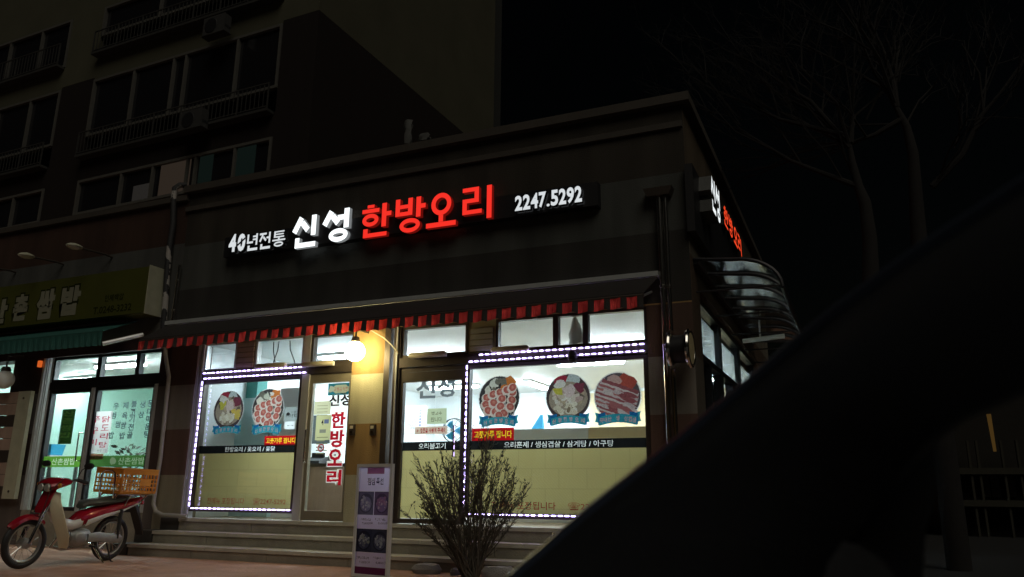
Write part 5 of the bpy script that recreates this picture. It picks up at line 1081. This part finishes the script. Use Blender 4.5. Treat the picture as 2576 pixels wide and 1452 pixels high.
for s_ in (-1, 1): MB().tube([(.90, s_*.22, 1.01), (1.02, s_*.20, 1.05), (1.12, s_*.12, .90), (1.16, s_*.09, .62), (1.24, s_*.085, .34)], .005, 6).build('brake_cable', M['tube_dark'], mp_)
# body, seat, tail
MB().loft([ring2(.66, .50, .06, .05), ring2(.56, .54, .10, .10), ring2(.40, .585, .115, .095), ring2(.15, .645, .12, .075), ring2(-.12, .70, .115, .065), ring2(-.32, .755, .08, .05), ring2(-.42, .79, .04, .025)]).build('side_body', M['red_paint'], mp_, smooth=True)
for s_ in (-1, 1):
    MB().loft([[(.52, s_*.105, .46), (.52, s_*.125, .50), (.50, s_*.122, .54)], [(.25, s_*.118, .555), (.25, s_*.132, .585), (.24, s_*.126, .61)], [(-.05, s_*.118, .635), (-.05, s_*.13, .65), (-.06, s_*.124, .665)], [(-.36, s_*.07, .73), (-.36, s_*.085, .745), (-.36, s_*.08, .755)]], True).build('side_flash', M['white_gloss'], mp_, smooth=True)
MB().loft([ring2(.56, .70, .06, .03), ring2(.50, .735, .105, .045), ring2(.35, .745, .125, .05), ring2(.12, .77, .13, .05), ring2(-.05, .79, .12, .045), ring2(-.12, .80, .08, .03)]).build('seat', M['seatvinyl'], mp_, smooth=True)
MB().loft([[(-.28, -.06, .70), (-.28, .06, .70), (-.33, .06, .72), (-.33, -.06, .72)], [(-.40, -.07, .50), (-.40, .07, .50), (-.42, .07, .51), (-.42, -.07, .51)], [(-.50, -.06, .30), (-.50, .06, .30), (-.515, .06, .31), (-.515, -.06, .31)]]).build('rear_fender', M['rubber'], mp_)
MB().loft([ring2(-.40, .745, .06, .035), ring2(-.45, .735, .045, .03)]).build('tail_lamp', mat('tail_red', (.35, .01, .01, 1), .2), mp_, smooth=True)
# engine
MB().loft([ring2(.40, .32, .10, .10), ring2(.50, .31, .12, .12), ring2(.62, .32, .11, .10), ring2(.66, .33, .08, .07)]).build('engine', M['engine'], mp_, smooth=True)
for s_ in (-1, 1): MB().lathe([(0, .028), (.06, .026), (.085, .01), (.09, 0)], (.56, s_*.115, .32), 'y', 22).build('crank_cover', M['engine'], mp_, smooth=True) if s_ > 0 else MB().lathe([(0, -.028), (.06, -.026), (.085, -.01), (.09, 0)], (.56, s_*.115, .32), 'y', 22).build('crank_cover', M['engine'], mp_, smooth=True)
cy = MB()
for k in range(5): cy.loft([ring2(.66+k*.028, .345+k*.004, .075, .07), ring2(.676+k*.028, .346+k*.004, .075, .07)])
cy.build('cylinder_fins', M['engine'], mp_); MB().tube([(.80, 0, .33), (.82, -.06, .22), (.6, -.13, .17), (.1, -.15, .22), (-.3, -.16, .26)], [.02, .02, .022, .04, .045], 10).build('exhaust', M['chrome'], mp_, smooth=True)
MB().loft([ring2(.46, .32, .02, .05), ring2(.30, .325, .022, .062), ring2(.10, .30, .022, .055), ring2(-.06, .285, .018, .05), ring2(-.09, .285, .01, .025)]).build('chain_case', M['engine'], mp_, smooth=True).location = (0, .115, 0)
for s_ in (-1, 1): MB().tube([(.0, s_*.125, .29), (.0, s_*.125, .40)], .017).build('shock_body', M['black'], mp_); MB().tube([(.0, s_*.125, .40), (-.0, s_*.12, .66)], .026, 10).build('shock_spring', M['tube_dark'], mp_)
MB().tube([(.42, .13, .22), (.42, .24, .22)], .014).build('foot_peg', M['rubber'], mp_); MB().tube([(.42, -.13, .22), (.42, -.24, .22)], .014).build('foot_peg', M['rubber'], mp_)
MB().tube([(.36, .10, .24), (.30, .18, .10), (.26, .24, .005)], .011).build('side_stand', M['chrome'], mp_); MB().tube([(.12, .08, .24), (.06, .14, .02), (.06, .18, .006)], .010).build('centre_stand', M['tube_dark'], mp_)
rk = MB()
for s_ in (-1, 1): rk.tube([(.16, s_*.13, .80), (.12, s_*.13, .85), (-.46, s_*.15, .85), (-.50, s_*.12, .85)], .011); rk.tube([(-.1, s_*.13, .85), (-.05, s_*.11, .70)], .009); rk.tube([(-.40, s_*.14, .85), (-.30, s_*.10, .74)], .009)
for x in (.05, -.12, -.3, -.47): rk.tube([(x, -.14, .85), (x, .14, .85)], .008)
rk.build('rear_rack', M['chrome'], mp_, smooth=True)
MB().tube([(.17, -.12, .80), (.19, -.12, 1.05), (.19, -.10, 1.13), (.19, -.06, 1.15), (.19, .06, 1.15), (.19, .10, 1.13), (.19, .12, 1.05), (.17, .12, .80)], .012, 8).build('rack_hoop', M['chrome'], mp_, smooth=True)
# crate on the rack (its own thing)
cr = thing('crate', 'orange lattice plastic crate strapped on the moped rack', 'crate', rc); cr.rotation_euler = mp_.rotation_euler
cxa, cxb, cyh, cz0, cz1 = -.43, .18, .23, .865, 1.185
MB().box(cxa, cxb, -cyh, cyh, cz0, cz0+.015).build('base', M['crate'], cr)
def crate_wall(along, fixed, a0, a1):
    mb = MB(); t = .012
    def bx(u0, u1, z0, z1, th=t):
        if along == 'x': mb.box(u0, u1, fixed-th/2, fixed+th/2, z0, z1)
        else: mb.box(fixed-th/2, fixed+th/2, u0, u1, z0, z1)
    n = int((a1-a0)/.052)
    for z in (.017, .071, .125, .179): bx(a0, a1, cz0+z, cz0+z+.014, t*.8)
    bx(a0, a1, cz1-.075, cz1-.001, t*1.0); bx(a0, a1, cz1-.018, cz1, t*2.2)
    for k in range(n+1): u = a0+(a1-a0-.012)*k/n; bx(u, u+.012, cz0+.016, cz1-.076, t*.7)
    return mb.build('lattice_side', M['crate'], cr)
crate_wall('x', cyh, cxa, cxb); crate_wall('x', -cyh, cxa, cxb); crate_wall('y', cxa, -cyh+.01, cyh-.01); crate_wall('y', cxb, -cyh+.01, cyh-.01)
MB().box(-.30, -.12, cyh+.006, cyh+.012, cz0+.10, cz0+.19).box(-.30, -.12, -cyh-.012, -cyh-.006, cz0+.10, cz0+.19).build('name_plate', M['crate'], cr)

# ================================================================== bare trees right of the restaurant
def bare_tree(label, pts_px, y, r0, branches):
    P = [FR(px, py, y) for px, py in pts_px]; base = Vector((P[0].x, y, 0)); o = thing('bare_tree', label, 'tree', base, 'bare trees beside the restaurant')
    P = [base+Vector((0, 0, 0))]+P; L = [p_-base for p_ in P]; n = len(L)
    MB().tube(L, [r0*(1-.75*k/(n-1)) for k in range(n)], 10).build('trunk', M['bark'], o, smooth=True); mb = MB()
    def grow(p_, d_, Ln, r_, dep):
        q = p_+d_*Ln; mid = p_.lerp(q, .5)+Vector((random.gauss(0, .05), random.gauss(0, .05), random.gauss(0, .05)))*Ln; mb.tube([p_, mid, q], [r_, r_*.75, r_*.5], 5 if dep > 1 else 3)
        if dep == 0: return
        for _ in range(random.choice((2, 3, 3))): grow(p_.lerp(q, random.uniform(.45, 1)), (d_+Vector((random.gauss(0, .5), random.gauss(0, .5), random.gauss(.15, .35)))).normalized(), Ln*random.uniform(.5, .8), r_*.55, dep-1)
    for br in branches:
        B = [FR(px, py, y)-base for px, py in br]; mb.tube(B, [r0*.34*(1-.6*k/(len(B)-1)) for k in range(len(B))], 7)
        for k in range(1, len(B)):
            for _ in range(2): grow(B[k-1].lerp(B[k], random.random()), ((B[k]-B[k-1]).normalized()+Vector((random.gauss(0, .5), random.gauss(0, .5), .4))).normalized(), random.uniform(.7, 1.3), r0*.12, 3)
        grow(B[-1], (B[-1]-B[-2]).normalized(), 1.3, r0*.14, 4)
    for _ in range(4): grow(L[-1], Vector((random.gauss(0, .5), random.gauss(0, .5), 1)).normalized(), 1.4, r0*.22, 4)
    mb.build('crown', M['bark'], o)
bare_tree('bare tree nearer the restaurant with a bend in its trunk', [(2191, 700), (2188, 600), (2176, 510), (2160, 470), (2145, 411), (2138, 370)], 2.2, .13, [[(2138, 372), (2100, 325), (2040, 255), (1990, 225)], [(2120, 340), (2060, 325), (1960, 300), (1880, 260)], [(2140, 360), (2143, 320), (2146, 250)], [(2160, 470), (2080, 440), (1990, 405), (1900, 350)]])
bare_tree('bare tree farther right with a straight upper trunk', [(2318, 680), (2314, 634), (2305, 508), (2297, 387), (2281, 320), (2252, 265)], 2.6, .15, [[(2281, 320), (2230, 225), (2165, 190)], [(2255, 270), (2245, 200), (2220, 120)], [(2345, 470), (2420, 390), (2470, 290), (2520, 230)], [(2270, 300), (2200, 340), (2150, 355)]])
# distant street lamp glinting between the branches
q = DP(2065, 822, 60); o = thing('street_lamp', 'tiny distant lit street lamp beyond the side canopy', 'lamp', (q.x, q.y, 0)); MB().tube([(0, 0, 0), (0, 0, q.z), (.3, 0, q.z+.15)], .06, 6).build('pole', M['bronze'], o); MB().lathe([(.0, .05), (.1, 0), (.1, -.06), (0, -.08)], (.3, 0, q.z+.12), 'z', 10).build('lamp_head', emit('far_lamp', (.8, .9, 1), 2.0), o)

# ================================================================== dim building beyond the car's side window
fb = thing('far_building', 'dim far building with pale posts and floors seen through the side window', 'building', (0, 0, 0))
q = DP(2560, 1300, 22); fy = q.y
X_ = lambda px: FR(px, 1250, fy).x; Zf = lambda py: FR(2450, py, fy).z
MB().box(X_(2360), X_(2900), fy+.3, fy+6, 0, Zf(960)).build('wall', mat('far_wall', (.012, .010, .007, 1), .9), fb)
fm = mat('far_trim', (.022, .020, .012, 1), .8)
for py in (1182, 1262, 1360): MB().box(X_(2368), X_(2900), fy-.3, fy+.29, Zf(py+12), Zf(py-4)).build('floor_slab', fm, fb)
for px in (2380, 2397, 2446, 2468, 2530, 2570): MB().box(X_(px), X_(px+6), fy-.25, fy-.1, 0, Zf(1110)).build('post', fm, fb)
for px in (2403, 2475, 2500, 2540): MB().box(X_(px), X_(px+22), fy+.2, fy+.29, Zf(1250), Zf(1195)).build('window', M['apt_glass'], fb)
q0, q1 = FR(2487, 1042, fy-2), FR(2503, 1136, fy-2)
tag(MB().tube([q1, q0], [.03, .045], 8).build('lit_pole', emit('amber_strip', (1, .55, .14), .05)), 'thin amber lit strip beyond the car side window', 'light strip')

# ================================================================== the car the photograph is taken from
car = thing('car', 'black interior pillar, door and mirror of the car around the viewer', 'car', (0, -9.0, -.13))
def pt(px, py, dist): return DP(px, py, dist)
edge = [(1120, 1590, 1.02), (1296, 1449, .98), (1472, 1298, .95), (1645, 1163, .92), (1790, 1048, .89), (1910, 950, .86), (2010, 866, .83), (2110, 786, .80), (2314, 640, .76), (2580, 470, .72), (2800, 340, .69)]
low = [(1900, 1640), (2020, 1500), (2120, 1420), (2190, 1330), (2250, 1240), (2310, 1160), (2370, 1100), (2440, 1052), (2600, 985), (2800, 900), (3000, 820)]
rings = []; seal = []
for (ex, ey, d), (lx_, ly_) in zip(edge, low):
    a, b = pt(ex, ey, d), pt(lx_, ly_, d*.86); m_ = (a+b)/2; view = (m_-EYE).normalized(); w_ = (b-a)
    rings.append([a, a+w_*.02-view*.015, a+w_*.22-view*.045, a+w_*.6-view*.05, a+w_*.95-view*.03, b, b+view*.05, a+w_*.5+view*.09, a+w_*.1+view*.05])
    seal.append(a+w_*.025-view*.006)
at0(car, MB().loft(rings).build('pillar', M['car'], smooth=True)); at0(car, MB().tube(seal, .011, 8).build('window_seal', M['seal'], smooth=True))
# corner sail panel with the outside mirror beyond, door top, dashboard
def plate(pts, d, th, name, m):
    A_ = [pt(x, y, d) for x, y in pts]; v_ = (sum(A_, Vector())/len(A_)-EYE).normalized()*th; at0(car, MB().loft([A_, [p_+v_ for p_ in A_]]).build(name, m, smooth=True))
plate([(2180, 1240), (2352, 1100), (2358, 1240), (2330, 1330), (2320, 1460), (2100, 1500), (2120, 1365), (2150, 1380), (2185, 1330)], .80, .03, 'corner_panel', M['car'])
plate([(2120, 1362), (2160, 1372), (2215, 1405), (2265, 1470), (2290, 1540), (2060, 1560), (2080, 1420)], .74, .06, 'mirror_housing', M['car'])
plate([(1700, 1500), (2300, 1465), (2900, 1450), (2900, 1700), (1700, 1700)], .70, .08, 'door_top', M['car'])
plate([(1000, 1600), (1330, 1475), (1800, 1480), (1900, 1700), (1000, 1750)], .95, .15, 'dashboard', M['car'])
